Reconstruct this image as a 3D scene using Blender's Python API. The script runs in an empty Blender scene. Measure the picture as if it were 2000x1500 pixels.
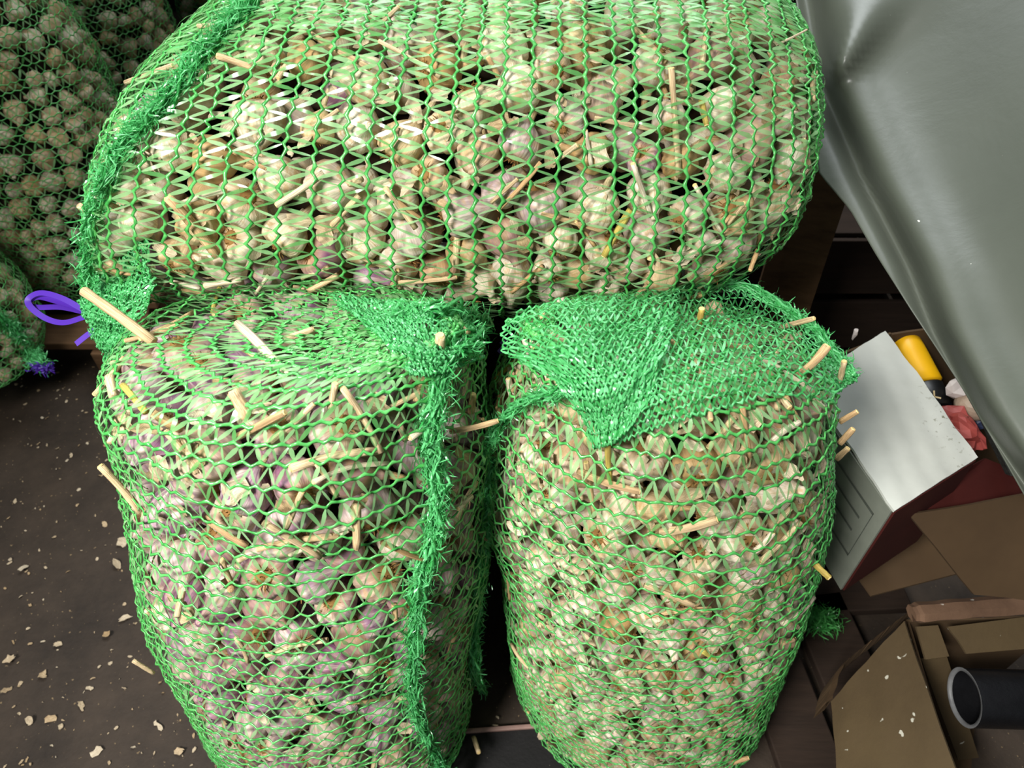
import bpy, bmesh, math, random
import numpy as np
from mathutils import Vector, Matrix, Euler, Quaternion
from mathutils.bvhtree import BVHTree

random.seed(7)
rng = np.random.default_rng(7)
scene = bpy.context.scene
COL = scene.collection

# ------------------------------------------------------------------ camera
H = 1.40
PITCH = math.radians(46)
F = 1444.0
cam_d = bpy.data.cameras.new('camera')
cam = bpy.data.objects.new('camera', cam_d)
COL.objects.link(cam)
cam.location = (0, 0, H)
cam.rotation_euler = (math.pi / 2 - PITCH, 0, 0)
cam_d.sensor_width = 36.0
cam_d.lens = F / 2000 * 36
cam_d.clip_start = 0.02
cam_d.dof.use_dof = True
cam_d.dof.focus_distance = 0.78
cam_d.dof.aperture_fstop = 9.0
scene.camera = cam

# ------------------------------------------------------------------ world, lights, exposure
world = bpy.data.worlds.new('world')
scene.world = world
world.use_nodes = True
world.node_tree.nodes['Background'].inputs['Color'].default_value = (0.80, 0.9, 1.0, 1)
world.node_tree.nodes['Background'].inputs['Strength'].default_value = 0.13


def area(name, loc, target, sx, sy, power, color):
    l = bpy.data.lights.new(name, 'AREA')
    l.shape = 'RECTANGLE'
    l.size = sx
    l.size_y = sy
    l.energy = power
    l.color = color
    o = bpy.data.objects.new(name, l)
    COL.objects.link(o)
    o.location = loc
    d = Vector(target) - Vector(loc)
    o.rotation_euler = d.to_track_quat('-Z', 'Y').to_euler()
    return o


k_ = area('door_daylight', (-1.05, -0.80, 2.45), (-0.18, 0.42, 0.65), 0.6, 0.6, 15, (1.0, 0.985, 0.95))
k_.data.spread = math.radians(66)
k_ = area('roof_window', (0.15, 1.75, 2.7), (0.1, 0.85, 1.0), 1.9, 1.3, 17, (0.92, 0.97, 1.0))
k_.data.spread = math.radians(95)

scene.view_settings.view_transform = 'Standard'
scene.view_settings.look = 'None'
scene.view_settings.gamma = 1
scene.view_settings.use_curve_mapping = False
scene.view_settings.exposure = 0.48
scene.cycles.transparent_max_bounces = 32

# ------------------------------------------------------------------ projection helpers
CO, SI = math.cos(PITCH), math.sin(PITCH)
FW = np.array([0, CO, -SI]); UPV = np.array([0, SI, CO]); RT = np.array([1.0, 0, 0])
CAMP = np.array([0, 0, H])


def ray(px, py):
    return FW + RT * ((px - 1000) / F) + UPV * ((750 - py) / F)


def Pd(px, py, d):
    return Vector(CAMP + ray(px, py) * d)


def Pz(px, py, z):
    r = ray(px, py)
    return Vector(CAMP + r * ((z - H) / r[2]))


def proj(p):
    q = np.asarray(p) - CAMP
    d = q @ FW
    return 1000 + F * (q @ RT) / d, 750 - F * (q @ UPV) / d, d


# ------------------------------------------------------------------ materials
def sr(r, g, b):
    f = lambda c: (c / 255) / 12.92 if c / 255 <= 0.04045 else ((c / 255 + 0.055) / 1.055) ** 2.4
    return (f(r), f(g), f(b), 1)


class MT:
    def __init__(s, name, base=(0.5, 0.5, 0.5, 1), rough=0.6, spec=0.4):
        s.m = bpy.data.materials.new(name)
        s.m.use_nodes = True
        s.nt = s.m.node_tree
        s.b = s.nt.nodes['Principled BSDF']
        s.out = s.nt.nodes['Material Output']
        s.b.inputs['Base Color'].default_value = base
        s.b.inputs['Roughness'].default_value = rough
        s.b.inputs['Specular IOR Level'].default_value = spec

    def n(s, t, **k):
        nd = s.nt.nodes.new(t)
        for a, v in k.items():
            setattr(nd, a, v)
        return nd

    def l(s, a, b):
        s.nt.links.new(a, b)

    def coord(s, kind='Object', scale=(1, 1, 1), loc=(0, 0, 0)):
        tc = s.n('ShaderNodeTexCoord')
        mp = s.n('ShaderNodeMapping')
        mp.inputs['Scale'].default_value = scale
        mp.inputs['Location'].default_value = loc
        s.l(tc.outputs[kind], mp.inputs['Vector'])
        return mp.outputs[0]

    def noise(s, vec, scale, detail=4, rough=0.6, dist=0):
        nd = s.n('ShaderNodeTexNoise')
        nd.inputs['Scale'].default_value = scale
        nd.inputs['Detail'].default_value = detail
        nd.inputs['Roughness'].default_value = rough
        nd.inputs['Distortion'].default_value = dist
        if vec is not None:
            s.l(vec, nd.inputs['Vector'])
        return nd.outputs['Fac']

    def ramp(s, fac, stops):
        r = s.n('ShaderNodeValToRGB')
        e = r.color_ramp.elements
        while len(e) < len(stops):
            e.new(0.5)
        for i, (p, c) in enumerate(stops):
            e[i].position = p
            e[i].color = c if len(c) == 4 else (*c, 1)
        s.l(fac, r.inputs['Fac'])
        return r.outputs['Color']

    def mix(s, fac, a, b, mode='MIX'):
        m = s.n('ShaderNodeMix', data_type='RGBA', blend_type=mode)
        if isinstance(fac, (int, float)):
            m.inputs[0].default_value = fac
        else:
            s.l(fac, m.inputs[0])
        for v, i in ((a, 6), (b, 7)):
            if isinstance(v, (tuple, list)):
                m.inputs[i].default_value = v if len(v) == 4 else (*v, 1)
            else:
                s.l(v, m.inputs[i])
        return m.outputs[2]

    def math(s, op, a, b=0.0):
        m = s.n('ShaderNodeMath', operation=op)
        for v, i in ((a, 0), (b, 1)):
            if isinstance(v, (int, float)):
                m.inputs[i].default_value = v
            else:
                s.l(v, m.inputs[i])
        return m.outputs[0]

    def attr(s, name):
        a = s.n('ShaderNodeAttribute', attribute_name=name)
        return a.outputs['Fac']

    def base(s, c):
        s.l(c, s.b.inputs['Base Color'])

    def bump(s, h, strength=0.3, dist=0.002):
        b = s.n('ShaderNodeBump')
        b.inputs['Strength'].default_value = strength
        b.inputs['Distance'].default_value = dist
        s.l(h, b.inputs['Height'])
        s.l(b.outputs[0], s.b.inputs['Normal'])


W1 = (1, 1, 1, 1); K0 = (0, 0, 0, 1)


def mat_garlic():
    m = MT('garlic_skin', rough=0.55, spec=0.35)
    rnd = m.attr('rnd'); tint = m.attr('tint')
    uv = m.coord('UV', (1, 1, 1))
    st = m.n('ShaderNodeMapping'); st.inputs['Scale'].default_value = (70, 2.2, 1)
    m.l(uv, st.inputs['Vector'])
    fine = m.noise(st.outputs[0], 1.0, 3, 0.6, 0.4)
    st2 = m.n('ShaderNodeMapping'); st2.inputs['Scale'].default_value = (14, 1.6, 1)
    m.l(uv, st2.inputs['Vector'])
    streak = m.noise(st2.outputs[0], 1.0, 3, 0.6, 0.5)
    blot = m.noise(uv, 5.0, 4, 0.65, 0.3)
    cream = m.ramp(rnd, [(0.0, sr(226, 212, 184)), (0.35, sr(232, 222, 200)), (0.62, sr(206, 180, 138)),
                         (0.85, sr(226, 214, 200)), (1.0, sr(176, 144, 100))])
    c = m.mix(m.ramp(fine, [(0.35, K0), (0.7, W1)]), cream, m.mix(0.55, cream, sr(132, 104, 66)))
    # purple streaks
    pf = m.math('MULTIPLY', m.ramp(streak, [(0.36, K0), (0.56, W1)]), tint)
    c = m.mix(m.math('MULTIPLY', tint, 0.42), c, sr(184, 158, 178))
    c = m.mix(m.math('MULTIPLY', pf, 0.85), c, sr(106, 48, 96))
    # earthy stain near the root and in blotches
    sep = m.n('ShaderNodeSeparateXYZ'); m.l(uv, sep.inputs[0])
    vfr = m.n('ShaderNodeMath', operation='FRACT'); m.l(sep.outputs[1], vfr.inputs[0])
    low = m.ramp(vfr.outputs[0], [(0.0, W1), (0.26, K0)])
    e = m.math('MULTIPLY', m.ramp(blot, [(0.48, K0), (0.60, W1)]), m.math('SUBTRACT', 0.95, m.math('MULTIPLY', tint, 0.7)))
    e = m.math('MAXIMUM', m.math('MULTIPLY', e, 0.75), m.math('MULTIPLY', low, 0.8))
    c = m.mix(e, c, m.mix(fine, sr(150, 110, 62), sr(196, 160, 104)))
    m.base(c)
    m.bump(fine, 0.35, 0.002)
    return m.m


def mat_straw(name='dry_stalk', a=(230, 208, 166), b=(196, 160, 112)):
    m = MT(name, rough=0.6, spec=0.3)
    rnd = m.attr('rnd')
    v = m.coord('UV', (14, 1.2, 1))
    f = m.noise(v, 2.0, 4, 0.6, 0.2)
    c1 = m.mix(rnd, sr(*a), sr(*b))
    c = m.mix(m.ramp(f, [(0.38, K0), (0.60, W1)]), c1, m.mix(0.62, c1, sr(112, 78, 44)))
    m.base(c)
    m.bump(f, 0.8, 0.001)
    return m.m


def mat_plain(name, c, rough=0.6, spec=0.4, var=0.25, scale=20, dark=None, bump=0.0, kind='Object', stretch=(1, 1, 1)):
    m = MT(name, rough=rough, spec=spec)
    v = m.coord(kind, stretch)
    f = m.noise(v, scale, 5, 0.65)
    d = sr(*dark) if dark else tuple(x * 0.35 for x in sr(*c)[:3]) + (1,)
    m.base(m.mix(m.math('MULTIPLY', m.ramp(f, [(0.3, K0), (0.72, W1)]), var), sr(*c), d))
    if bump:
        m.bump(f, bump, 0.004)
    return m.m


def mat_net(name, c1, c2, transp, rough, translucent=0.35):
    m = MT(name, rough=rough, spec=0.6)
    rnd = m.attr('rnd')
    c = m.mix(rnd, sr(*c1), sr(*c2))
    m.base(c)
    tr = m.n('ShaderNodeBsdfTranslucent'); m.l(c, tr.inputs[0])
    mx = m.n('ShaderNodeMixShader'); mx.inputs[0].default_value = translucent
    m.l(m.b.outputs[0], mx.inputs[1]); m.l(tr.outputs[0], mx.inputs[2])
    if transp > 0:
        tp = m.n('ShaderNodeBsdfTransparent')
        tp.inputs[0].default_value = (0.80, 1.0, 0.84, 1)
        mx2 = m.n('ShaderNodeMixShader'); mx2.inputs[0].default_value = transp
        m.l(mx.outputs[0], mx2.inputs[1]); m.l(tp.outputs[0], mx2.inputs[2])
        m.l(mx2.outputs[0], m.out.inputs[0])
    else:
        m.l(mx.outputs[0], m.out.inputs[0])
    return m.m


def mat_specks(name, c, speck, rough=0.8, scale=60, thr=0.72, big=6, dark=None, bump=0.3):
    m = MT(name, rough=rough, spec=0.3)
    v = m.coord('Object')
    b = m.noise(v, big, 6, 0.7)
    d = sr(*dark) if dark else tuple(x * 0.4 for x in sr(*c)[:3]) + (1,)
    col = m.mix(m.ramp(b, [(0.35, K0), (0.7, W1)]), sr(*c), d)
    f = m.noise(v, scale, 2, 0.5)
    col = m.mix(m.ramp(f, [(thr, K0), (thr + 0.02, W1)]), col, sr(*speck))
    m.base(col)
    m.bump(m.noise(v, 90, 4, 0.7), bump, 0.002)
    return m.m


M = {}
M['garlic'] = mat_garlic()
M['straw'] = mat_straw()
M['straw_white'] = mat_straw('pale_stalk', (236, 226, 200), (214, 200, 168))
M['straw_green'] = mat_straw('yellow_stalk', (206, 196, 96), (176, 150, 70))
M['cut'] = mat_plain('cut_stalk_end', (226, 200, 140), 0.7, 0.2, 0.5, 300, (170, 128, 70))
M['root'] = mat_plain('root_tuft', (150, 112, 66), 0.9, 0.1, 0.6, 200, (80, 52, 26))
M['husk'] = mat_straw('papery_skin', (232, 218, 190), (200, 172, 130))
M['core'] = mat_plain('packed_garlic_shadow', (60, 46, 34), 0.9, 0.1, 0.7, 30, (20, 14, 10))  # filler core, its dark brown paints the shade in gaps between bulbs
M['cord'] = mat_net('green_net_cord', (58, 152, 66), (104, 194, 104), 0.0, 0.28, 0.2)
M['tie'] = mat_net('green_net_tape', (96, 172, 92), (172, 222, 160), 0.34, 0.20, 0.35)
M['dense'] = mat_net('green_net_gathered', (52, 154, 72), (118, 212, 140), 0.15, 0.26, 0.3)
M['purple'] = mat_net('purple_ribbon_satin', (66, 30, 140), (84, 48, 160), 0.0, 0.3, 0.1)
M['floor'] = mat_specks('trodden_floor', (66, 55, 45), (126, 106, 78), 0.65, 130, 0.70, 5, (40, 33, 27), 0.5)
M['mat'] = mat_specks('black_mat', (24, 22, 22), (110, 100, 88), 0.6, 160, 0.76, 5)
M['card'] = mat_specks('cardboard', (84, 69, 45), (180, 176, 160), 0.85, 55, 0.70, 4, (72, 58, 38))
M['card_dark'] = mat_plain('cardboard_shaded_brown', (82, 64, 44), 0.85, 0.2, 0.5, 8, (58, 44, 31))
M['card_red'] = mat_specks('cardboard_reddish', (110, 84, 64), (190, 184, 172), 0.85, 50, 0.70, 6, (80, 58, 43), 0.4)
M['wood'] = mat_plain('rough_wood', (112, 84, 58), 0.8, 0.2, 0.7, 6, (60, 42, 28), 0.4, 'Object', (1, 8, 8))
M['wood_dark'] = mat_plain('dark_wood', (52, 40, 32), 0.8, 0.2, 0.6, 6, (26, 20, 16), 0.4, 'Object', (1, 8, 8))
M['dark'] = mat_plain('dark_paint', (30, 27, 25), 0.8, 0.2, 0.5, 3)
M['pipe'] = mat_specks('black_plastic_pipe', (26, 26, 28), (120, 120, 120), 0.35, 120, 0.79, 8)
M['pipe_rim'] = mat_plain('worn_pipe_rim', (120, 120, 120), 0.5, 0.4, 0.6, 60)
M['yellow'] = mat_plain('yellow_plastic', (236, 178, 10), 0.4, 0.5, 0.2, 10)
M['black'] = mat_plain('black_plastic', (16, 16, 16), 0.4, 0.5, 0.2, 10)
M['gold'] = mat_plain('gold_print', (196, 166, 90), 0.4, 0.5, 0.1, 10)
M['red'] = mat_plain('red_film', (166, 74, 66), 0.45, 0.5, 0.5, 30, (110, 40, 40))
M['darkred'] = mat_plain('dark_red_carton', (70, 26, 22), 0.6, 0.3, 0.5, 10)
M['white'] = mat_plain('white_paper_wrap', (206, 196, 190), 0.6, 0.3, 0.3, 30)
M['white2'] = mat_plain('beige_jar', (170, 150, 130), 0.5, 0.4, 0.3, 30)
M['blue'] = mat_plain('blue_film', (50, 60, 90), 0.4, 0.5, 0.3, 30)
M['print'] = mat_plain('grey_print', (84, 88, 80), 0.8, 0.2, 0.4, 40)
M['woven'] = mat_plain('dark_woven_webbing', (60, 60, 56), 0.8, 0.2, 0.9, 220, (16, 16, 16))
M['boxside'] = mat_plain('shade_toned_printed_board', (124, 128, 116), 0.8, 0.2, 0.4, 14)  # grey-green puts the white box side's shade into its colour
M['pink'] = mat_plain('pinkish_edge', (150, 120, 110), 0.6, 0.3, 0.4, 30)


def mat_whitebox():
    m = MT('white_coated_board', rough=0.7, spec=0.3)
    v = m.coord('Object')
    f = m.noise(v, 6, 5, 0.6)
    c = m.mix(m.ramp(f, [(0.3, K0), (0.8, W1)]), sr(206, 208, 200), sr(176, 178, 168))
    g = m.noise(v, 140, 3, 0.6)
    patch = m.noise(v, 9, 2, 0.5)
    k = m.math('MULTIPLY', m.ramp(g, [(0.60, K0), (0.66, W1)]), m.ramp(patch, [(0.52, K0), (0.66, W1)]))
    m.base(m.mix(k, c, sr(96, 92, 60)))
    m.bump(m.noise(v, 12, 4, 0.6), 0.25, 0.003)
    return m.m


def mat_tarp():
    m = MT('grey_plastic_sheet', rough=0.38, spec=0.45)
    v = m.coord('Object')
    f = m.noise(v, 3, 5, 0.6)
    c = m.mix(m.ramp(f, [(0.3, K0), (0.75, W1)]), sr(86, 90, 80), sr(75, 79, 70))
    sp = m.noise(v, 120, 2, 0.5)
    c = m.mix(m.ramp(sp, [(0.79, K0), (0.80, W1)]), c, sr(190, 190, 180))
    m.base(c)
    m.bump(m.noise(v, 9, 6, 0.62, 0.4), 0.10, 0.01)
    return m.m


M['whitebox'] = mat_whitebox()
M['tarp'] = mat_tarp()


# ------------------------------------------------------------------ object helpers
def link(name, me, parent=None, mat=None):
    o = bpy.data.objects.new(name, me)
    COL.objects.link(o)
    if parent is not None:
        o.parent = parent
    if mat is not None and me is not None:
        me.materials.clear()
        me.materials.append(mat)
    return o


def tag(o, label=None, cat=None, group=None, kind=None):
    if label: o['label'] = label
    if cat: o['category'] = cat
    if group: o['group'] = group
    if kind: o['kind'] = kind
    return o


def empty(name, loc, label, cat, group=None):
    o = bpy.data.objects.new(name, None)
    COL.objects.link(o)
    o.location = loc
    o.empty_display_size = 0.02
    return tag(o, label, cat, group)


def npmesh(name, V, Q, smooth=True, attrs=None, uv=None):
    """V (n,3); Q (m,4) quads or (m,3) tris; attrs: name -> per-vertex float; uv (n,2) per vertex"""
    V = np.asarray(V, dtype=np.float32); Q = np.asarray(Q, dtype=np.int32)
    k = Q.shape[1]
    me = bpy.data.meshes.new(name)
    me.vertices.add(len(V)); me.vertices.foreach_set('co', V.ravel())
    me.loops.add(Q.size); me.loops.foreach_set('vertex_index', Q.ravel())
    me.polygons.add(len(Q))
    me.polygons.foreach_set('loop_start', np.arange(0, Q.size, k, dtype=np.int32))
    me.polygons.foreach_set('loop_total', np.full(len(Q), k, dtype=np.int32))
    me.update(calc_edges=True)
    me.polygons.foreach_set('use_smooth', np.full(len(Q), bool(smooth)))
    for an, av in (attrs or {}).items():
        a = me.attributes.new(an, 'FLOAT', 'POINT')
        a.data.foreach_set('value', np.broadcast_to(np.asarray(av, dtype=np.float32), (len(V),)).copy())
    if uv is not None:
        ul = me.uv_layers.new(name='UVMap')
        ul.data.foreach_set('uv', np.asarray(uv, dtype=np.float32)[Q.ravel()].ravel())
    return me


def localise(me, parent_loc):
    v = np.empty(len(me.vertices) * 3, dtype=np.float32)
    me.vertices.foreach_get('co', v)
    v = v.reshape(-1, 3) - np.asarray(parent_loc, dtype=np.float32)
    me.vertices.foreach_set('co', v.ravel())
    me.update()


def bm_obj(name, bm, mat, parent=None, smooth=False, origin=None):
    me = bpy.data.meshes.new(name)
    bm.to_mesh(me); bm.free()
    if origin is not None:
        localise(me, origin)
    for p in me.polygons:
        p.use_smooth = smooth
    return link(name, me, parent, mat)


def box_bm(bm, c, s, rot=None, bevel=0.0):
    r = bmesh.ops.create_cube(bm, size=1)
    vs = r['verts']
    mt = Matrix.Translation(c) @ ((rot or Matrix.Identity(3)).to_4x4()) @ Matrix.Diagonal((*s, 1))
    bmesh.ops.transform(bm, matrix=mt, verts=vs)
    if bevel:
        es = list({e for v in vs for e in v.link_edges})
        bmesh.ops.bevel(bm, geom=es, offset=bevel, segments=2, affect='EDGES', profile=0.5)


def sheet_bm(bm, pts, th, sub=1, wob=0.0):
    """solid slab from an ordered polygon of 3D points, thickness th along its normal; quads are subdivided and gently warped"""
    pts = [Vector(p) for p in pts]
    n = (pts[1] - pts[0]).cross(pts[2] - pts[0]).normalized()
    if n.z < 0: n = -n
    if len(pts) == 4 and sub > 1:
        g = {}
        for i in range(sub + 1):
            for j in range(sub + 1):
                a = pts[0].lerp(pts[1], i / sub); b = pts[3].lerp(pts[2], i / sub)
                p = a.lerp(b, j / sub)
                w = wob * (math.sin(i * 1.7 + j * 0.6 + pts[0].x * 9) + math.sin(j * 1.9 - i * 0.7 + pts[0].y * 7)) * 0.5
                g[i, j, 0] = bm.verts.new(p + n * w); g[i, j, 1] = bm.verts.new(p + n * (w - th))
        for i in range(sub):
            for j in range(sub):
                bm.faces.new([g[i, j, 0], g[i + 1, j, 0], g[i + 1, j + 1, 0], g[i, j + 1, 0]])
                bm.faces.new([g[i, j, 1], g[i, j + 1, 1], g[i + 1, j + 1, 1], g[i + 1, j, 1]])
        for i in range(sub):
            for a, b in (((i, 0), (i + 1, 0)), ((i, sub), (i + 1, sub)), ((0, i), (0, i + 1)), ((sub, i), (sub, i + 1))):
                bm.faces.new([g[(*a, 0)], g[(*b, 0)], g[(*b, 1)], g[(*a, 1)]])
    else:
        a = [bm.verts.new(p) for p in pts]; b = [bm.verts.new(p - n * th) for p in pts]
        bm.faces.new(a); bm.faces.new(b[::-1])
        for i in range(len(pts)):
            j = (i + 1) % len(pts)
            bm.faces.new([a[i], b[i], b[j], a[j]])
    bmesh.ops.recalc_face_normals(bm, faces=bm.faces[:])


def sheet(name, pts, th, mat, parent=None, sub=1, wob=0.0, smooth=False):
    bm = bmesh.new()
    sheet_bm(bm, pts, th, sub, wob)
    o = bm_obj(name, bm, mat, parent, smooth or sub > 1, parent.location if parent else None)
    if sub > 1: o.modifiers.new('edges', 'EDGE_SPLIT').split_angle = math.radians(40)
    return o


def catmull(P, t):
    """P (n,k) knots, t in [0, n-1] (m,) -> (m,k)"""
    P = np.asarray(P, float); n = len(P)
    t = np.clip(np.asarray(t, float), 0, n - 1 - 1e-9)
    i = t.astype(int); f = (t - i)[:, None]
    g = lambda j: P[np.clip(j, 0, n - 1)]
    p0, p1, p2, p3 = g(i - 1), g(i), g(i + 1), g(i + 2)
    p0 = np.where((i == 0)[:, None], 2 * p1 - p2, p0)
    p3 = np.where((i >= n - 2)[:, None], 2 * p2 - p1, p3)
    return 0.5 * ((2 * p1) + (-p0 + p2) * f + (2 * p0 - 5 * p1 + 4 * p2 - p3) * f ** 2 + (-p0 + 3 * p1 - 3 * p2 + p3) * f ** 3)


def tube_np(path, rad, sides=8, cap=True, flat=1.0, twist=0.0):
    """tube along path (n,3) with radius rad (n,) -> V, Q, uv (caps as degenerate quads)"""
    P = np.asarray(path, float); n = len(P)
    rad = np.broadcast_to(np.asarray(rad, float), (n,))
    T = np.gradient(P, axis=0); T /= np.linalg.norm(T, axis=1)[:, None] + 1e-12
    up = np.array([0.13, 0.21, 0.97])
    A = np.cross(T, up); A /= np.linalg.norm(A, axis=1)[:, None] + 1e-12
    B = np.cross(T, A)
    ang = np.linspace(0, 2 * np.pi, sides, endpoint=False)
    V = []; UV = []
    for i in range(n):
        a = ang + twist * i
        V.append(P[i] + rad[i] * (np.cos(a)[:, None] * A[i] + flat * np.sin(a)[:, None] * B[i]))
        UV.append(np.stack([ang / (2 * np.pi), np.full(sides, i / max(1, n - 1))], 1))
    V = np.concatenate(V); UV = np.concatenate(UV)
    Q = []
    for i in range(n - 1):
        for j in range(sides):
            k = (j + 1) % sides
            Q.append((i * sides + j, i * sides + k, (i + 1) * sides + k, (i + 1) * sides + j))
    if cap:
        for c0, s in ((0, 1), ((n - 1) * sides, -1)):
            ci = len(V); V = np.vstack([V, P[0 if c0 == 0 else -1][None]]); UV = np.vstack([UV, [[0.5, 0.5]]])
            for j in range(0, sides, 2):
                a, b, c = c0 + j, c0 + (j + 1) % sides, c0 + (j + 2) % sides
                Q.append((ci, c, b, a) if s > 0 else (ci, a, b, c))
    return V, np.array(Q), UV


# ------------------------------------------------------------------ room shell
def struct(name, pts, mat, th=0.05):
    bm = bmesh.new(); sheet_bm(bm, pts, th)
    o = bm_obj(name, bm, mat)
    o['kind'] = 'structure'
    return o


struct('floor', [(-3.6, -2.0, 0), (3.0, -2.0, 0), (3.0, 4.0, 0), (-3.6, 4.0, 0)], M['floor'])
def wall(name, c, s, mat):
    bm = bmesh.new(); box_bm(bm, Vector(c), s)
    o = bm_obj(name, bm, mat); o['kind'] = 'structure'; return o
wall('wall_back', (-0.3, 4.05, 1.5), (6.6, 0.1, 3.2), M['dark'])
wall('wall_left', (-3.65, 1.0, 1.5), (0.1, 6.0, 3.2), M['dark'])
wall('wall_right', (3.05, 1.0, 1.5), (0.1, 6.0, 3.2), M['dark'])


# ------------------------------------------------------------------ sacks: surface maths
class Sack:
    """rings: (C(3), A(3), B(3)); S(u, t) = C + A cos(2 pi u) + B sin(2 pi u), + gentle lumps"""

    def __init__(s, rings, amp=0.006, seed=0):
        s.R = np.array([np.concatenate([np.asarray(c, float), np.asarray(a, float), np.asarray(b, float)]) for c, a, b in rings])
        s.n = len(s.R); s.amp = amp; s.seed = seed
        NU, NT = 120, 90
        u = np.linspace(0, 1, NU, endpoint=False); t = np.linspace(0, 1, NT)
        UU, TT = np.meshgrid(u, t)
        P = s.S(UU.ravel(), TT.ravel())
        s.bvh = BVHTree.FromPolygons([Vector(p) for p in P],
                                     [(i * NU + j, i * NU + (j + 1) % NU, (i + 1) * NU + (j + 1) % NU, (i + 1) * NU + j)
                                      for i in range(NT - 1) for j in range(NU)])
        G = P.reshape(NT, NU, 3)
        s.arc = np.concatenate([[0], np.cumsum(np.linalg.norm(np.diff(G, axis=0), axis=2).mean(1))])
        s.tt = t
        s.centre = P.mean(0)
        # sign of the normal
        nn = s.N(np.array([0.1]), np.array([0.5]), raw=True)[0]
        c = s.S(np.linspace(0, 1, 16, endpoint=False), np.full(16, 0.5)).mean(0)
        s.sg = 1 if nn @ (s.S(np.array([0.1]), np.array([0.5]))[0] - c) > 0 else -1

    def S(s, u, t):
        K = catmull(s.R, np.clip(t, 0, 1) * (s.n - 1))
        a = 2 * np.pi * np.asarray(u)[:, None]
        c, sn = np.cos(a), np.sin(a)
        k = 1.0 + s.amp / 0.19 * (np.sin(a * 3 + t[:, None] * 17 + s.seed) + np.sin(a * 5 - t[:, None] * 29 + 2 * s.seed) * 0.7
                                  + np.sin(a * 2 + t[:, None] * 41 + s.seed * 3) * 0.6) * 0.5
        return K[:, :3] + (K[:, 3:6] * c + K[:, 6:9] * sn) * k

    def N(s, u, t, raw=False):
        e = 2e-3
        t = np.clip(t, 0.004, 0.996)
        du = s.S(u + e, t) - s.S(u - e, t)
        dt = s.S(u, np.clip(t + e, 0, 1)) - s.S(u, np.clip(t - e, 0, 1))
        n = np.cross(du, dt)
        n /= np.linalg.norm(n, axis=1)[:, None] + 1e-12
        return n if raw else n * s.sg

    def hit(s, px, py, default=None):
        r = ray(px, py)
        loc, n, i, d = s.bvh.ray_cast(Vector(CAMP), Vector(r).normalized())
        if loc is None:
            return None
        if n.dot(Vector(r)) > 0: n = -n
        return loc, n

    def near(s, px, py, d0=0.85):
        h = s.hit(px, py)
        if h: return h
        # nearest approach of the ray to the sack
        best = None
        for d in np.linspace(0.4, 1.5, 80):
            p = Pd(px, py, d)
            q = s.bvh.find_nearest(p)
            if q[0] is not None and (best is None or q[3] < best[0]):
                best = (q[3], p, (p - q[0]).normalized())
        return best[1], best[2]


def strips(A, B, NA, w, twist, bow, rn, prof=(0.28, 0.85, 1.0, 0.30), segs=None):
    """lens-shaped flat tapes from A to B (n,3), face normals NA, width w (n,), twist angle per tape, bow outward"""
    n = len(A); k = len(prof)
    D = B - A; L = np.linalg.norm(D, axis=1)[:, None] + 1e-9
    D = D / L
    Wd = np.cross(D, NA); Wd /= np.linalg.norm(Wd, axis=1)[:, None] + 1e-9
    Nn = np.cross(Wd, D)
    V = np.empty((n, k, 2, 3))
    for j in range(k):
        f = j / (k - 1)
        c = A + (B - A) * f + Nn * (np.sin(np.pi * f) * bow)[:, None]
        th = twist * (f - 0.3)
        wd = (np.cos(th)[:, None] * Wd + np.sin(th)[:, None] * Nn) * (w * prof[j] * 0.5)[:, None]
        V[:, j, 0] = c - wd; V[:, j, 1] = c + wd
    V = V.reshape(-1, 3)
    base = (np.arange(n) * k * 2)[:, None]
    Q = []
    for j in range(k - 1):
        Q.append(base + np.array([[2 * j, 2 * j + 1, 2 * j + 3, 2 * j + 2]]))
    Q = np.concatenate(Q, 0)
    return V, Q, np.repeat(rn, k * 2)


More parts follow.
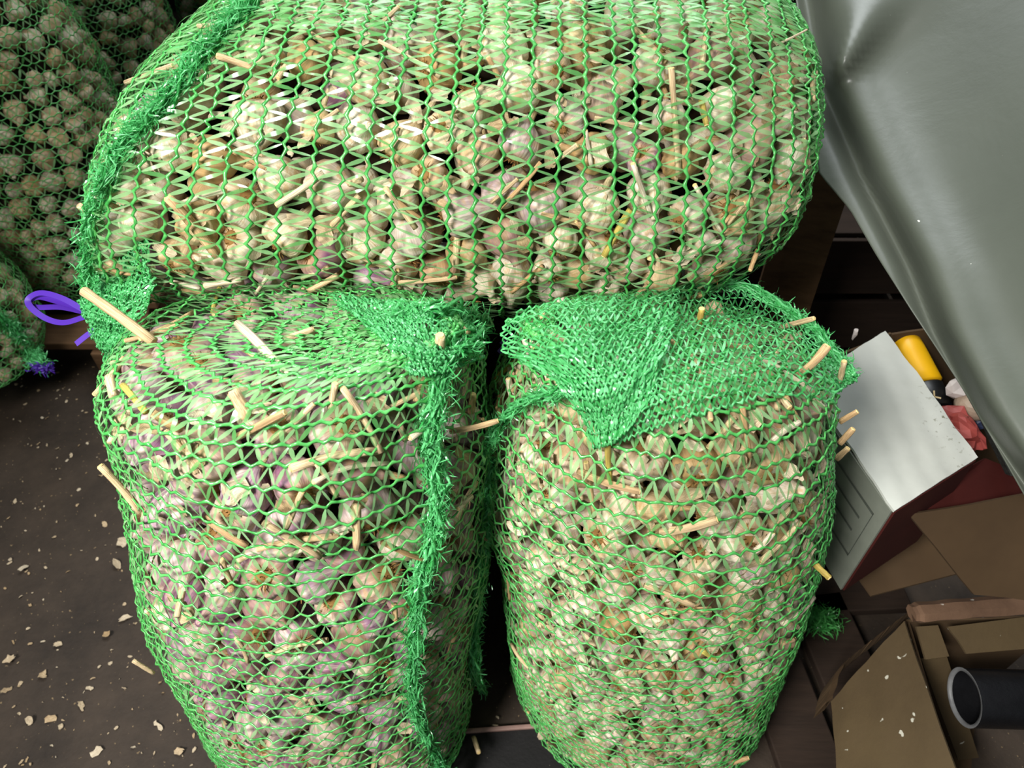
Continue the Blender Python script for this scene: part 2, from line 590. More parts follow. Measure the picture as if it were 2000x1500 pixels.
def net_from_grid(node, normal, wale_r, tie_w, seed=0, closed=True, tie_prob=1.0):
    """node (K, M, 3): K wales of M nodes; returns (cord V,Q,rnd) and (tie V,Q,rnd)"""
    r = np.random.default_rng(seed)
    K, Mn, _ = node.shape
    # cords: 5-sided tube, two rings per segment (thick at the knots)
    nxt = np.roll(node, -1, axis=1)
    if not closed:
        nxt = nxt.copy(); nxt[:, -1] = node[:, -1] + (node[:, -1] - node[:, -2]) * 0.5
    nn2 = np.roll(normal, -1, axis=1)
    mid = node * 0.5 + nxt * 0.5 + normal * (r.normal(0, 0.0006, (K, Mn, 1)))
    P = np.stack([node, mid], 2).reshape(K, 2 * Mn, 3)
    N2 = np.stack([normal, (normal + nn2) / 2], 2).reshape(K, 2 * Mn, 3)
    if closed:
        T = np.roll(P, -1, axis=1) - np.roll(P, 1, axis=1)
    else:
        T = np.gradient(P, axis=1)
    T /= np.linalg.norm(T, axis=2, keepdims=True) + 1e-12
    A = np.cross(T, N2); A /= np.linalg.norm(A, axis=2, keepdims=True) + 1e-12
    Bv = np.cross(A, T)
    sd = 5
    rad = np.tile(np.array([1.15, 0.78]), Mn)[None, :] * wale_r * r.uniform(0.8, 1.2, (K, 2 * Mn))
    ph = r.uniform(0, 6.28, (K, 2 * Mn))
    ang = np.arange(sd) * 2 * np.pi / sd
    aa = ang[None, None, :] + 0 * ph[..., None]
    V = P[:, :, None] + rad[..., None, None] * (np.cos(aa)[..., None] * A[:, :, None] * 1.25 + np.sin(aa)[..., None] * Bv[:, :, None] * 0.7)
    L = 2 * Mn
    idx = np.arange(K * L * sd).reshape(K, L, sd)
    a = idx; b = np.roll(idx, -1, axis=1); a2 = np.roll(idx, -1, axis=2); b2 = np.roll(b, -1, axis=2)
    Q = np.stack([a, a2, b2, b], -1)
    if not closed:
        Q = Q[:, :-1]
    cord = (V.reshape(-1, 3), Q.reshape(-1, 4), np.repeat(r.uniform(0, 1, K * L), sd))
    # ties
    As, Bs, Ns = [], [], []
    ev = np.arange(0, Mn, 2)
    for d in (-1, 1):
        j = ev + d
        if closed:
            j = j % Mn
            e2 = ev
        else:
            ok = (j >= 0) & (j < Mn); e2 = ev[ok]; j = j[ok]
        As.append(node[:-1][:, e2].reshape(-1, 3)); Bs.append(node[1:][:, j].reshape(-1, 3)); Ns.append(normal[:-1][:, e2].reshape(-1, 3))
    As = np.concatenate(As); Bs = np.concatenate(Bs); Ns = np.concatenate(Ns)
    keep = r.uniform(0, 1, len(As)) < tie_prob
    As, Bs, Ns = As[keep], Bs[keep], Ns[keep]
    m = len(As)
    tw = r.normal(0, 0.75, m)
    V2, Q2, r2 = strips(As, Bs, Ns, tie_w * r.uniform(0.55, 1.25, m), tw, r.normal(0.0004, 0.0012, m), r.uniform(0, 1, m))
    return cord, (V2, Q2, r2)


def sack_net(sk, spacing, Mn, wale_r, tie_w, seed, off=0.0015, jit=0.0022, t0=0.02, t1=0.985, umap=None, closed=True, tie_prob=1.0):
    r = np.random.default_rng(seed)
    a0, a1 = np.interp([t0, t1], sk.tt, sk.arc)
    pos = []
    a = a0
    while a < a1:
        pos.append(a); a += spacing * r.uniform(0.86, 1.14) * (0.5 if a > a0 + 0.93 * (a1 - a0) else 1)
    tk = np.interp(pos, sk.arc, sk.tt)
    K = len(tk)
    dtd = np.interp(np.array(pos) + 0.0019, sk.arc, sk.tt) - tk
    i = np.arange(Mn)
    U = (i[None] + r.normal(0, 0.10, (K, Mn))) / Mn
    if umap: U = umap(U)
    sgn = np.where(i % 2 == 0, 1.0, -1.0)
    wob = sum(np.sin(2 * np.pi * (U * f) + r.uniform(0, 6.28, (K, 1))) / f for f in (2, 3, 5, 9, 14)) * 0.9
    Tt = tk[:, None] + dtd[:, None] * (sgn[None] * r.uniform(0.7, 1.25, (K, Mn)) + wob * 1.25)
    Tt = np.clip(Tt, 0.003, 0.997)
    S = sk.S(U.ravel(), Tt.ravel()).reshape(K, Mn, 3)
    Nn = sk.N(U.ravel(), Tt.ravel()).reshape(K, Mn, 3)
    S = S + Nn * (off + r.normal(0, 0.0012, (K, Mn, 1)))
    return net_from_grid(S, Nn, wale_r, tie_w, seed, closed, tie_prob)


def add_net(name, parent, data, mat, label=None, kind=None):
    V, Q, rn = data
    me = npmesh(name, V - np.asarray(parent.location), Q, True, {'rnd': rn})
    o = link(name, me, parent, mat)
    if label: o['label'] = label
    return o


def fuzz(path, rad, count, length, w, seed, core=3, outdir=None, core_r=0.0019):
    core = core * 2; length = length * 0.72; w = w * 0.82
    """a gathered seam: a few loose cords along the path and hundreds of short tape ends around them"""
    r = np.random.default_rng(seed)
    P = np.asarray([tuple(p) for p in path], float)
    n = len(P)
    Vs, Qs, Rs = [], [], []; off = 0
    dense = catmull(P, np.linspace(0, n - 1, max(12, n * 10)))
    for c in range(core):
        d = dense + np.stack([np.interp(np.arange(len(dense)), np.arange(0, len(dense) + 4, 4), r.normal(0, rad * 0.45, len(range(0, len(dense) + 4, 4)))) for _ in range(3)], 1)
        V, Q, _ = tube_np(d, core_r * r.uniform(0.7, 1.3, len(d)), 5, False, 0.6, 0.5)
        Vs.append(V); Qs.append(Q + off); Rs.append(np.full(len(V), r.uniform())); off += len(V)
    f = r.uniform(0, n - 1, count)
    C = catmull(P, f) + r.normal(0, rad * 0.45, (count, 3))
    D = catmull(P, np.clip(f + 0.05, 0, n - 1)) - catmull(P, np.clip(f - 0.05, 0, n - 1))
    D /= np.linalg.norm(D, axis=1)[:, None] + 1e-9
    D = D * r.uniform(0.4, 1.5, (count, 1)) * r.choice([-1, 1], (count, 1)) + r.normal(0, 0.55, (count, 3))
    if outdir is not None:
        D = D + np.asarray(outdir) * r.uniform(0, 1.4, (count, 1))
    D /= np.linalg.norm(D, axis=1)[:, None] + 1e-9
    Ln = length * r.uniform(0.4, 1.3, (count, 1))
    V, Q, rn = strips(C, C + D * Ln, r.normal(0, 1, (count, 3)), w * r.uniform(0.5, 1.3, count), r.normal(0, 1.6, count), r.normal(0, 0.18, count) * Ln[:, 0],
                      r.uniform(0, 1, count))
    Vs.append(V); Qs.append(Q + off); Rs.append(rn)
    return np.concatenate(Vs), np.concatenate(Qs), np.concatenate(Rs)


def patch_net(grid, rows, cols, wale_r, tie_w, seed):
    """net over a freeform patch; grid = list of rows of 3D points"""
    r = np.random.default_rng(seed)
    G = np.array([[tuple(p) for p in row] for row in grid], float)
    a, b = G.shape[:2]
    R1 = catmull(G.reshape(a, b * 3), np.linspace(0, a - 1, rows)).reshape(rows, b, 3)
    R2 = catmull(R1.transpose(1, 0, 2).reshape(b, rows * 3), np.linspace(0, b - 1, cols)).reshape(cols, rows, 3).transpose(1, 0, 2)
    du = np.gradient(R2, axis=1); dv = np.gradient(R2, axis=0)
    N = np.cross(du, dv); N /= np.linalg.norm(N, axis=2, keepdims=True) + 1e-12
    toc = CAMP - R2.mean((0, 1))
    if N.mean((0, 1)) @ toc < 0: N = -N
    sgn = np.where(np.arange(cols) % 2 == 0, 0.16, -0.16)[None, :, None]
    fold = (np.sin(np.arange(rows) * 1.3)[:, None, None] * 0.0025)
    node = R2 + dv * sgn + N * (fold + r.normal(0, 0.0011, (rows, cols, 1))) + r.normal(0, 0.0005, (rows, cols, 3))
    return net_from_grid(node, N, wale_r, tie_w, seed, closed=False)


def merge(*ds):
    Vs, Qs, Rs = [], [], []; o = 0
    for V, Q, R in ds:
        Vs.append(V); Qs.append(Q + o); Rs.append(R); o += len(V)
    return np.concatenate(Vs), np.concatenate(Qs), np.concatenate(Rs)


# ------------------------------------------------------------------ garlic
PT = np.array([0, .05, .15, .28, .42, .56, .68, .78, .86, .92, .96, 1.0])
PR = np.array([.10, .46, .80, .97, 1.0, .93, .76, .55, .36, .24, .19, .17])
PZ = np.array([-.66, -.76, -.68, -.45, -.12, .22, .50, .72, .90, 1.06, 1.22, 1.40])


def bulb_geo(seg, seed, cheap=False):
    r = np.random.default_rng(seed)
    ids = np.arange(len(PT)) if not cheap else np.array([0, 2, 3, 4, 5, 7, 9, 11])
    lob = int(r.integers(7, 11)); ph = r.uniform(0, 6.28)
    a = np.linspace(0, 2 * np.pi, seg, endpoint=False)
    amp = r.uniform(0.05, 0.10)
    V = []; UV = []
    squash = r.uniform(0.86, 1.0); lean = r.uniform(-0.12, 0.12, 2); necks = r.uniform(0.6, 1.0)
    vo = r.integers(0, 40)
    for i in ids:
        k = np.sin(np.pi * min(1, PT[i] / 0.92)) ** 0.7 if PT[i] < 0.92 else 0
        lobe = 1 + amp * k * (np.abs(np.cos((a + ph) * lob / 2)) * 2 - 1.3) + 0.05 * k * np.sin(a * 2 + ph * 3)
        rr = PR[i] * lobe
        z = PZ[i] if PZ[i] < .7 else .7 + (PZ[i] - .7) * necks
        V.append(np.stack([rr * np.cos(a) + lean[0] * max(0, z) ** 2, rr * np.sin(a) * squash + lean[1] * max(0, z) ** 2, np.full(seg, z)], 1))
        UV.append(np.stack([a / (2 * np.pi) + vo * 1.37, np.full(seg, PT[i] * 0.98 + vo)], 1))
    n = len(ids)
    V = np.concatenate(V); UV = np.concatenate(UV)
    Q = [(i * seg + j, i * seg + (j + 1) % seg, (i + 1) * seg + (j + 1) % seg, (i + 1) * seg + j) for i in range(n - 1) for j in range(seg)]
    for c0, rev in ((0, True), ((n - 1) * seg, False)):
        ci = len(V); V = np.vstack([V, V[c0:c0 + seg].mean(0)[None]]); UV = np.vstack([UV, UV[c0][None]])
        for j in range(0, seg, 2):
            p, q, s = c0 + j, c0 + (j + 1) % seg, c0 + (j + 2) % seg
            Q.append((ci, s, q, p) if rev else (ci, p, q, s))
    return V, np.array(Q), UV


HI = [bulb_geo(36, 100 + i) for i in range(12)]
LO = [bulb_geo(20, 200 + i, True) for i in range(10)]
MESH_CACHE = {}


def bulb_mesh(var, tint, rnd_):
    key = (var, tint, rnd_)
    if key not in MESH_CACHE:
        V, Q, UV = HI[var]
        me = npmesh('garlic_bulb', V, Q, True, {'rnd': rnd_, 'tint': tint}, UV)
        me.materials.append(M['garlic'])
        MESH_CACHE[key] = me
    return MESH_CACHE[key]


STEM = []
for k in range(5):
    r_ = np.random.default_rng(k)
    L = r_.uniform(0.25, 1.1)
    bend = r_.uniform(-0.15, 0.15, 2)
    zz = np.linspace(1.1, 1.35 + L, 5)
    path = np.stack([bend[0] * (zz - 1.1), bend[1] * (zz - 1.1), zz], 1)
    V, Q, UV = tube_np(path, np.linspace(0.17, 0.13, 5), 8)
    me = npmesh('stem', V, Q, True, {'rnd': r_.uniform()}, UV); me.materials.append(M['straw'])
    STEM.append(me)
ROOT = []
for k in range(4):
    r_ = np.random.default_rng(50 + k)
    V, Q, UV = tube_np([(0, 0, -0.62), (0, 0, -0.74), (0, 0, -0.82)], [0.40, 0.34, 0.20], 10)
    n = 26
    A = np.stack([r_.uniform(-.28, .28, n), r_.uniform(-.28, .28, n), np.full(n, -.76)], 1)
    B = A + np.stack([A[:, 0] * r_.uniform(.2, 1.6, n), A[:, 1] * r_.uniform(.2, 1.6, n), -r_.uniform(.08, .28, n)], 1)
    V2, Q2, _ = strips(A, B, r_.normal(0, 1, (n, 3)), np.full(n, .05), r_.normal(0, 1, n), r_.normal(0, .05, n), np.zeros(n))
    me = npmesh('root_tuft', np.vstack([V, V2]), np.vstack([Q, Q2 + len(V)]), True); me.materials.append(M['root'])
    ROOT.append(me)


def pack(sk, depth_layer, rmin, rmax, tries, facing, margin, seed, gap=0.86):
    """random bulbs whose outer side touches the sack surface (or a deeper layer)"""
    r = np.random.default_rng(seed)
    NU, NT = 160, 160
    u = (np.arange(NU) + .5) / NU; t = (np.arange(NT) + .5) / NT
    UU, TT = np.meshgrid(u, t); UU = UU.ravel(); TT = TT.ravel()
    e = 1e-3
    ar = np.linalg.norm(np.cross(sk.S(UU + e, TT) - sk.S(UU - e, TT), sk.S(UU, np.clip(TT + e, 0, 1)) - sk.S(UU, np.clip(TT - e, 0, 1))), axis=1)
    pr = ar / ar.sum()
    ch = r.choice(len(UU), tries, p=pr)
    U = UU[ch] + r.uniform(-.5, .5, tries) / NU; T = np.clip(TT[ch] + r.uniform(-.5, .5, tries) / NT, 0.002, 0.998)
    P = sk.S(U, T); N = sk.N(U, T)
    toc = CAMP - P; dist = np.linalg.norm(toc, axis=1)
    fc = (N * toc).sum(1) / dist
    px, py, d = proj(P)
    ok = (fc > facing) & (px > -margin) & (px < 2000 + margin) & (py > -margin) & (py < 1500 + margin) & (d > 0.1)
    P, N, fc = P[ok], N[ok], fc[ok]
    R = r.uniform(rmin, rmax, len(P)) * np.where(r.uniform(0, 1, len(P)) < .15, 0.82, 1)
    C = P - N * (R * 0.97 + depth_layer + r.uniform(0, 0.006, len(P)))[:, None]
    acc = np.empty((len(P), 4)); k = 0; out = []
    for i in range(len(P)):
        nq = sk.bvh.find_nearest(Vector(C[i]))
        if nq[0] is None or nq[3] < R[i] * 0.85: continue
        if k:
            dd = np.sqrt(((acc[:k, :3] - C[i]) ** 2).sum(1))
            if (dd < gap * (acc[:k, 3] + R[i])).any(): continue
        acc[k, :3] = C[i]; acc[k, 3] = R[i]; k += 1
        out.append((C[i], R[i], N[i], fc[i]))
    return out


def rand_rot(r, n=None):
    q = r.normal(0, 1, 4); q /= np.linalg.norm(q)
    return Quaternion(q).to_matrix()


def bulb_rot(r, N):
    """mostly lying on their sides against the net; sometimes root or neck outward"""
    q = rand_rot(r)
    return q


def tintfor(kind, r):
    x = r.uniform()
    if kind == 'left':
        return round(float(np.clip(r.normal(0.78, 0.28), 0, 1)) * 4) / 4
    if kind == 'right':
        return 0.5 if x < 0.08 else (0.25 if x < 0.35 else 0.0)
    if kind == 'top':
        return 1.0 if x < 0.04 else (0.5 if x < 0.14 else (0.25 if x < 0.40 else 0.0))
    return 0.0


def stuff_bulbs(name, items, kind, label, seed, geos=LO):
    r = np.random.default_rng(seed)
    Vs, Qs, Us, Rn, Ti = [], [], [], [], []; off = 0
    for (C, R, N, fc) in items:
        V, Q, UV = geos[int(r.integers(len(geos)))]
        m = np.array(bulb_rot(r, N))
        Vs.append((V * R) @ m.T + C); Qs.append(Q + off); off += len(V)
        Us.append(UV + np.array([r.integers(0, 50), r.integers(0, 50)]))
        Rn.append(np.full(len(V), r.uniform())); Ti.append(np.full(len(V), tintfor(kind, r)))
    V = np.concatenate(Vs)
    me = npmesh(name, V, np.concatenate(Qs), True, {'rnd': np.concatenate(Rn), 'tint': np.concatenate(Ti)}, np.concatenate(Us))
    o = link(name, me, None, M['garlic'])
    return tag(o, label, 'garlic', None, 'stuff')


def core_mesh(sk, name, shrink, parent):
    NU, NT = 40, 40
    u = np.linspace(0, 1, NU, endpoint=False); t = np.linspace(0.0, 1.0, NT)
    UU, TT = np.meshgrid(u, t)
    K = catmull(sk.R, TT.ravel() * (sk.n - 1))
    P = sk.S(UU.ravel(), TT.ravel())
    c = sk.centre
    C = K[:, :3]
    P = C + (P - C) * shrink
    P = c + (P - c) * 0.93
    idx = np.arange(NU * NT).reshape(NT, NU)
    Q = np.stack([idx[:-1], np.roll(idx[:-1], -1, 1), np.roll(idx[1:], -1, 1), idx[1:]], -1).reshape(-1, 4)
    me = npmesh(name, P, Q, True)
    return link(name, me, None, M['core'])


def flakes(items_P, items_N, size, seed, curl=0.35):
    """curled scraps of papery skin"""
    r = np.random.default_rng(seed)
    n = len(items_P)
    Vs, Qs, Us, Rn = [], [], [], []
    g = np.array([(x, y) for y in (-1, -.75, -.25, .25, .75, 1) for x in (-1, 0, 1)], float)
    q = np.array([(i * 3 + j, i * 3 + j + 1, i * 3 + j + 4, i * 3 + j + 3) for i in range(5) for j in range(2)])
    for i in range(n):
        s = size * r.uniform(0.4, 1.25)
        p = g.copy()
        p[:, 0] *= r.uniform(0.35, 0.8) * np.sqrt(np.clip(1 - r.uniform(.75, 1.0) * p[:, 1] ** 2, 0.02, 1))
        p += r.normal(0, .11, p.shape)
        z = curl * r.uniform(.3, 1.6) * p[:, 0] ** 2 + 0.2 * r.normal(0, .6) * p[:, 1] ** 2 + r.normal(0, .06, 18)
        L = np.stack([p[:, 0], p[:, 1], z], 1) * s
        nrm = Vector(items_N[i]) + Vector(r.normal(0, .35, 3))
        m = np.array(nrm.to_track_quat('Z', 'Y').to_matrix() @ Matrix.Rotation(r.uniform(0, 6.28), 3, 'Z'))
        Vs.append(L @ m.T + items_P[i]); Qs.append(q + 18 * i); Us.append((g * .5 + .5) + r.integers(0, 30)); Rn.append(np.full(18, r.uniform()))
    return np.concatenate(Vs), np.concatenate(Qs), np.concatenate(Us), np.concatenate(Rn)


# ------------------------------------------------------------------ the three front sacks
def ring_z(z, cx, cy, rx, ry, tx=0.0, ty=0.0):
    return ((cx, cy, z), (rx, 0, tx * rx), (0, ry, ty * ry))


def ring_x(x, cy, cz, ry, rz, sy=0.0, sz=0.0):
    return ((x, cy, cz), (sy * ry, ry, 0), (sz * rz, 0, rz))


SK = {}
SK['left'] = Sack([
    ring_z(0.012, -0.285, 0.505, 0.02, 0.02),
    ring_z(0.018, -0.285, 0.505, 0.15, 0.14),
    ring_z(0.06, -0.285, 0.505, 0.205, 0.195),
    ring_z(0.20, -0.283, 0.505, 0.222, 0.206),
    ring_z(0.36, -0.278, 0.510, 0.222, 0.205),
    ring_z(0.52, -0.262, 0.520, 0.220, 0.200),
    ring_z(0.66, -0.240, 0.530, 0.212, 0.194, 0, -0.06),
    ring_z(0.77, -0.222, 0.538, 0.199, 0.186, 0, -0.16),
    ring_z(0.858, -0.220, 0.542, 0.190, 0.176, -0.08, -0.20),
    ring_z(0.903, -0.202, 0.536, 0.165, 0.148, -0.06, -0.26),
    ring_z(0.930, -0.168, 0.524, 0.120, 0.098, 0.0, -0.30),
    ring_z(0.945, -0.115, 0.510, 0.062, 0.050, 0.08, -0.3),
    ring_z(0.955, -0.072, 0.505, 0.002, 0.002, 0, 0)], 0.007, 1.0)
SK['right'] = Sack([
    ring_z(0.012, 0.235, 0.545, 0.02, 0.02),
    ring_z(0.018, 0.235, 0.545, 0.15, 0.14),
    ring_z(0.06, 0.228, 0.545, 0.208, 0.195),
    ring_z(0.20, 0.221, 0.545, 0.222, 0.206),
    ring_z(0.38, 0.204, 0.545, 0.218, 0.203),
    ring_z(0.54, 0.191, 0.550, 0.210, 0.197),
    ring_z(0.68, 0.175, 0.552, 0.204, 0.189, 0, -0.06),
    ring_z(0.79, 0.165, 0.552, 0.189, 0.180, 0, -0.16),
    ring_z(0.865, 0.158, 0.548, 0.160, 0.162, 0, -0.26),
    ring_z(0.905, 0.143, 0.535, 0.136, 0.130, -0.05, -0.34),
    ring_z(0.930, 0.114, 0.520, 0.099, 0.088, -0.08, -0.36),
    ring_z(0.945, 0.075, 0.510, 0.056, 0.046, -0.08, -0.3),
    ring_z(0.952, 0.045, 0.505, 0.002, 0.002, 0, 0)], 0.007, 2.3)
SK['top'] = Sack([
    ring_x(-0.405, 0.80, 0.955, 0.002, 0.002),
    ring_x(-0.400, 0.80, 0.955, 0.110, 0.090, 0.38, 0.32),
    ring_x(-0.380, 0.80, 0.960, 0.160, 0.140, 0.38, 0.32),
    ring_x(-0.332, 0.81, 0.968, 0.190, 0.172, 0.38, 0.32),
    ring_x(-0.255, 0.815, 0.972, 0.200, 0.190, 0.27, 0.25),
    ring_x(-0.160, 0.82, 0.972, 0.205, 0.198, 0.14, 0.15),
    ring_x(-0.050, 0.82, 0.968, 0.210, 0.204, 0.05, 0.06),
    ring_x(0.080, 0.82, 0.970, 0.210, 0.202, 0, -0.03),
    ring_x(0.190, 0.82, 0.976, 0.204, 0.192, 0, -0.06),
    ring_x(0.247, 0.82, 0.982, 0.186, 0.174, 0, -0.08),
    ring_x(0.302, 0.82, 0.985, 0.148, 0.138, 0, -0.08),
    ring_x(0.327, 0.82, 0.985, 0.090, 0.085, 0, -0.05),
    ring_x(0.334, 0.82, 0.985, 0.002, 0.002)], 0.006, 4.1)

SACKNAME = {'left': 'left standing sack', 'right': 'right standing sack', 'top': 'lying sack'}
SLABEL = {
    'left': 'large green net sack of purple garlic standing in front on the left',
    'right': 'large green net sack of pale garlic standing in front on the right, top folded over',
    'top': 'large green net sack of cream garlic lying on its side across the two standing sacks'}
BASE = {'left': (-0.270, 0.505, 0.0), 'right': (0.215, 0.545, 0.0), 'top': (-0.05, 0.82, 0.77)}
SROOT = {}
for k in ('left', 'right', 'top'):
    SROOT[k] = empty('net_sack', BASE[k], SLABEL[k], 'sack', 'green net sacks of garlic in front')
    sk = SK[k]
    cord, tie = sack_net(sk, 0.0215 if k != 'top' else 0.0235, 164 if k != 'top' else 196, 0.0015, 0.0036, {'left': 11, 'right': 12, 'top': 13}[k],
                         umap=(lambda u: u + 0.07 * np.sin(2 * np.pi * (u - 0.75))) if k == 'top' else None)
    add_net('net_cords', SROOT[k], cord, M['cord'])
    add_net('net_tapes', SROOT[k], tie, M['tie'])
    if k == 'top':
        c2, t2 = sack_net(sk, 0.0235, 76, 0.0012, 0.0034, 13, 0.0022, umap=lambda u: 0.11 + 0.235 * u, closed=False, tie_prob=0.85)
        add_net('net_tapes', SROOT[k], t2, M['tie'], 'slack pale net tapes crowded along the upper side')


def surf_path(k, pts, off=0.006):
    out = []
    for (x, y) in pts:
        p, n = SK[k].near(x, y)
        out.append(p + n * off)
    return out


def seam(k, name, pts, rad, count, length, w, seed, core=3, off=0.006, outdir=None, label=None):
    d = fuzz(surf_path(k, pts, off), rad, count, length, w, seed, core, outdir)
    return add_net(name, SROOT[k], d, M['dense'], label)


# sewn and gathered seams
seam('left', 'side_seam', [(858, 700), (840, 790), (832, 870), (846, 960), (838, 1050), (812, 1140), (806, 1230), (800, 1320), (812, 1400), (850, 1480), (880, 1540)],
     0.0125, 3600, 0.020, 0.0018, 21, 8, label='gathered vertical side seam')
seam('left', 'gathered_mouth', [(760, 640), (810, 628), (860, 622), (905, 630), (930, 645), (905, 665), (870, 680)], 0.012, 1300, 0.019, 0.0017, 22, 5, 0.008,
     label='frayed gathered mouth of the sack')
seam('right', 'side_seam', [(968, 900), (955, 980), (948, 1060), (940, 1140), (935, 1220), (930, 1300), (948, 1350)], 0.009, 1800, 0.017, 0.0017, 23, 5, 0.002,
     label='bushy seam pressed against the neighbouring sack')
seam('right', 'rolled_hem', [(968, 895), (985, 850), (1012, 808), (1050, 772), (1095, 757), (1150, 752)], 0.006, 900, 0.016, 0.0017, 24, 6, 0.012,
     label='rolled hem curving over the left shoulder')
seam('right', 'mouth_hem', [(1290, 600), (1350, 575), (1410, 568), (1470, 585), (1530, 622), (1580, 660), (1612, 700), (1640, 730)], 0.006, 1000, 0.017, 0.0017, 25, 7, 0.010,
     label='pale rope-like hem of the open mouth')
seam('top', 'bottom_hem', [(500, 5), (455, 45), (405, 100), (350, 170), (290, 235), (245, 290), (200, 365)], 0.010, 2300, 0.019, 0.0017, 26, 7, 0.002, (-0.5, 0, 0.5),
     label='frayed hem along the sack bottom')
seam('top', 'end_seam', [(195, 370), (178, 430), (170, 500), (168, 560)], 0.010, 900, 0.016, 0.0017, 27, 3, 0.0)


def patch(k, name, grid, rows, cols, seed, label, off=0.010, wr=0.0013, tw=0.003, mat='dense', depth=None):
    G = []
    for row in grid:
        rr = []
        for p in row:
            if len(p) == 3:
                rr.append(Pd(*p))
            else:
                q, n = SK[k].near(*p)
                rr.append(q + n * off)
        G.append(rr)
    c, t = patch_net(G, rows, cols, wr, tw, seed)
    o = add_net(name, SROOT[k], merge(c, t), M[mat], label)
    return o


patch('right', 'folded_flap', [
    [(1030, 622), (1130, 605), (1240, 596), (1350, 578), (1450, 585), (1540, 625)],
    [(1018, 665), (1120, 655), (1240, 645), (1360, 620), (1470, 615), (1570, 655)],
    [(1040, 700), (1140, 705), (1250, 690), (1360, 665), (1470, 650), (1585, 690)],
    [(1110, 745), (1170, 750), (1260, 735), (1370, 710), (1480, 690), (1595, 720)],
    [(1165, 800), (1200, 800), (1280, 780), (1380, 755), (1490, 730), (1605, 750)],
    [(1190, 850), (1215, 848), (1290, 825), (1390, 800), (1500, 775), (1612, 785)]], 14, 84, 31, 'mouth of the sack folded over in dense green layers', 0.012, 0.0011, 0.0024)
patch('right', 'folded_flap', [
    [(1025, 640), (1100, 630), (1200, 625), (1320, 600)],
    [(1022, 685), (1110, 690), (1200, 690), (1310, 660)],
    [(1110, 745), (1160, 755), (1215, 750), (1290, 720)],
    [(1180, 845), (1195, 845), (1220, 835), (1260, 800)]], 16, 48, 32, 'mouth of the sack folded over in dense green layers', 0.019, 0.0011, 0.0024)
patch('left', 'gathered_top', [
    [(640, 590), (740, 605), (840, 618), (915, 632)],
    [(680, 625), (760, 640), (840, 645), (905, 650)],
    [(740, 670), (790, 680), (850, 680), (915, 670)],
    [(790, 730), (815, 735), (855, 725), (925, 700)]], 16, 76, 33, 'net drawn together towards the mouth', 0.010, 0.0011, 0.0024)
patch('top', 'hanging_end', [
    [(182, 395, 0.845), (225, 400, 0.80), (285, 430, 0.765)],
    [(170, 470, 0.85), (225, 480, 0.80), (290, 510, 0.765)],
    [(166, 540, 0.86), (225, 555, 0.81), (300, 570, 0.785)],
    [(160, 600, 0.86), (210, 615, 0.82), (270, 625, 0.80)],
    [(192, 665, 0.87), (215, 670, 0.845), (245, 670, 0.82)],
    [(205, 715, 0.89), (222, 715, 0.87), (240, 705, 0.85)]], 26, 60, 34, 'empty end of the sack hanging down in dense folds')
patch('top', 'hanging_end', [
    [(178, 400, 0.855), (215, 410, 0.815), (255, 440, 0.78)],
    [(166, 500, 0.865), (215, 520, 0.82), (262, 545, 0.79)],
    [(160, 590, 0.87), (200, 610, 0.835), (240, 625, 0.81)],
    [(190, 680, 0.88), (212, 685, 0.86), (232, 690, 0.84)]], 24, 54, 35, 'empty end of the sack hanging down in dense folds')
patch('right', 'frayed_tip', [
    [(1605, 700), (1640, 715), (1672, 735)],
    [(1620, 735), (1645, 738), (1670, 738)],
    [(1632, 765), (1645, 755), (1664, 742)]], 6, 22, 36, 'pointed tip of net sticking out', 0.002)

# bulbs
ALL = []
for k, s in (('left', 41), ('right', 42), ('top', 43)):
    items = pack(SK[k], 0.004, *((0.0225, 0.0305) if k == 'left' else (0.0205, 0.0275)), 9000, -0.35, 90, s)
    for it in items: ALL.append((k, it))
    deep = pack(SK[k], 0.036, 0.020, 0.027, 5000, -0.1, 60, s + 10)
    stuff_bulbs('garlic', deep, k, 'garlic bulbs packed deeper inside the ' + SACKNAME[k], s)
    co = core_mesh(SK[k], 'dark_heap_core', 0.62, None)
    tag(co, 'dark shade-coloured core filling the garlic heap inside the ' + SACKNAME[k], 'garlic', None, 'stuff')


def size_px(it):
    x, y, d = proj(it[0])
    inside = (-10 < x < 2010) and (-10 < y < 1510)
    return (it[1] / d) * (1 if it[3] > 0.12 else 0.3) * (1 if inside else 0.1)


def covered(k, it):
    # hidden behind another sack?
    p = Vector(it[0]); o = Vector(CAMP)
    d = (p - o); L = d.length
    for kk in SK:
        if kk == k: continue
        loc, n, i, dist = SK[kk].bvh.ray_cast(o, d.normalized())
        if loc is not None and dist < L - 0.01: return True
    return False


vis = [(k, it) for k, it in ALL if not covered(k, it)]
hid = [(k, it) for k, it in ALL if covered(k, it)]
vis.sort(key=lambda a: -size_px(a[1]))
indiv = vis[:290]
rest = vis[290:] + hid
for k, s in (('left', 61), ('right', 62), ('top', 63)):
    its = [it for kk, it in rest if kk == k]
    stuff_bulbs('garlic', its, k, 'smaller-showing garlic bulbs packed inside the ' + SACKNAME[k], s)

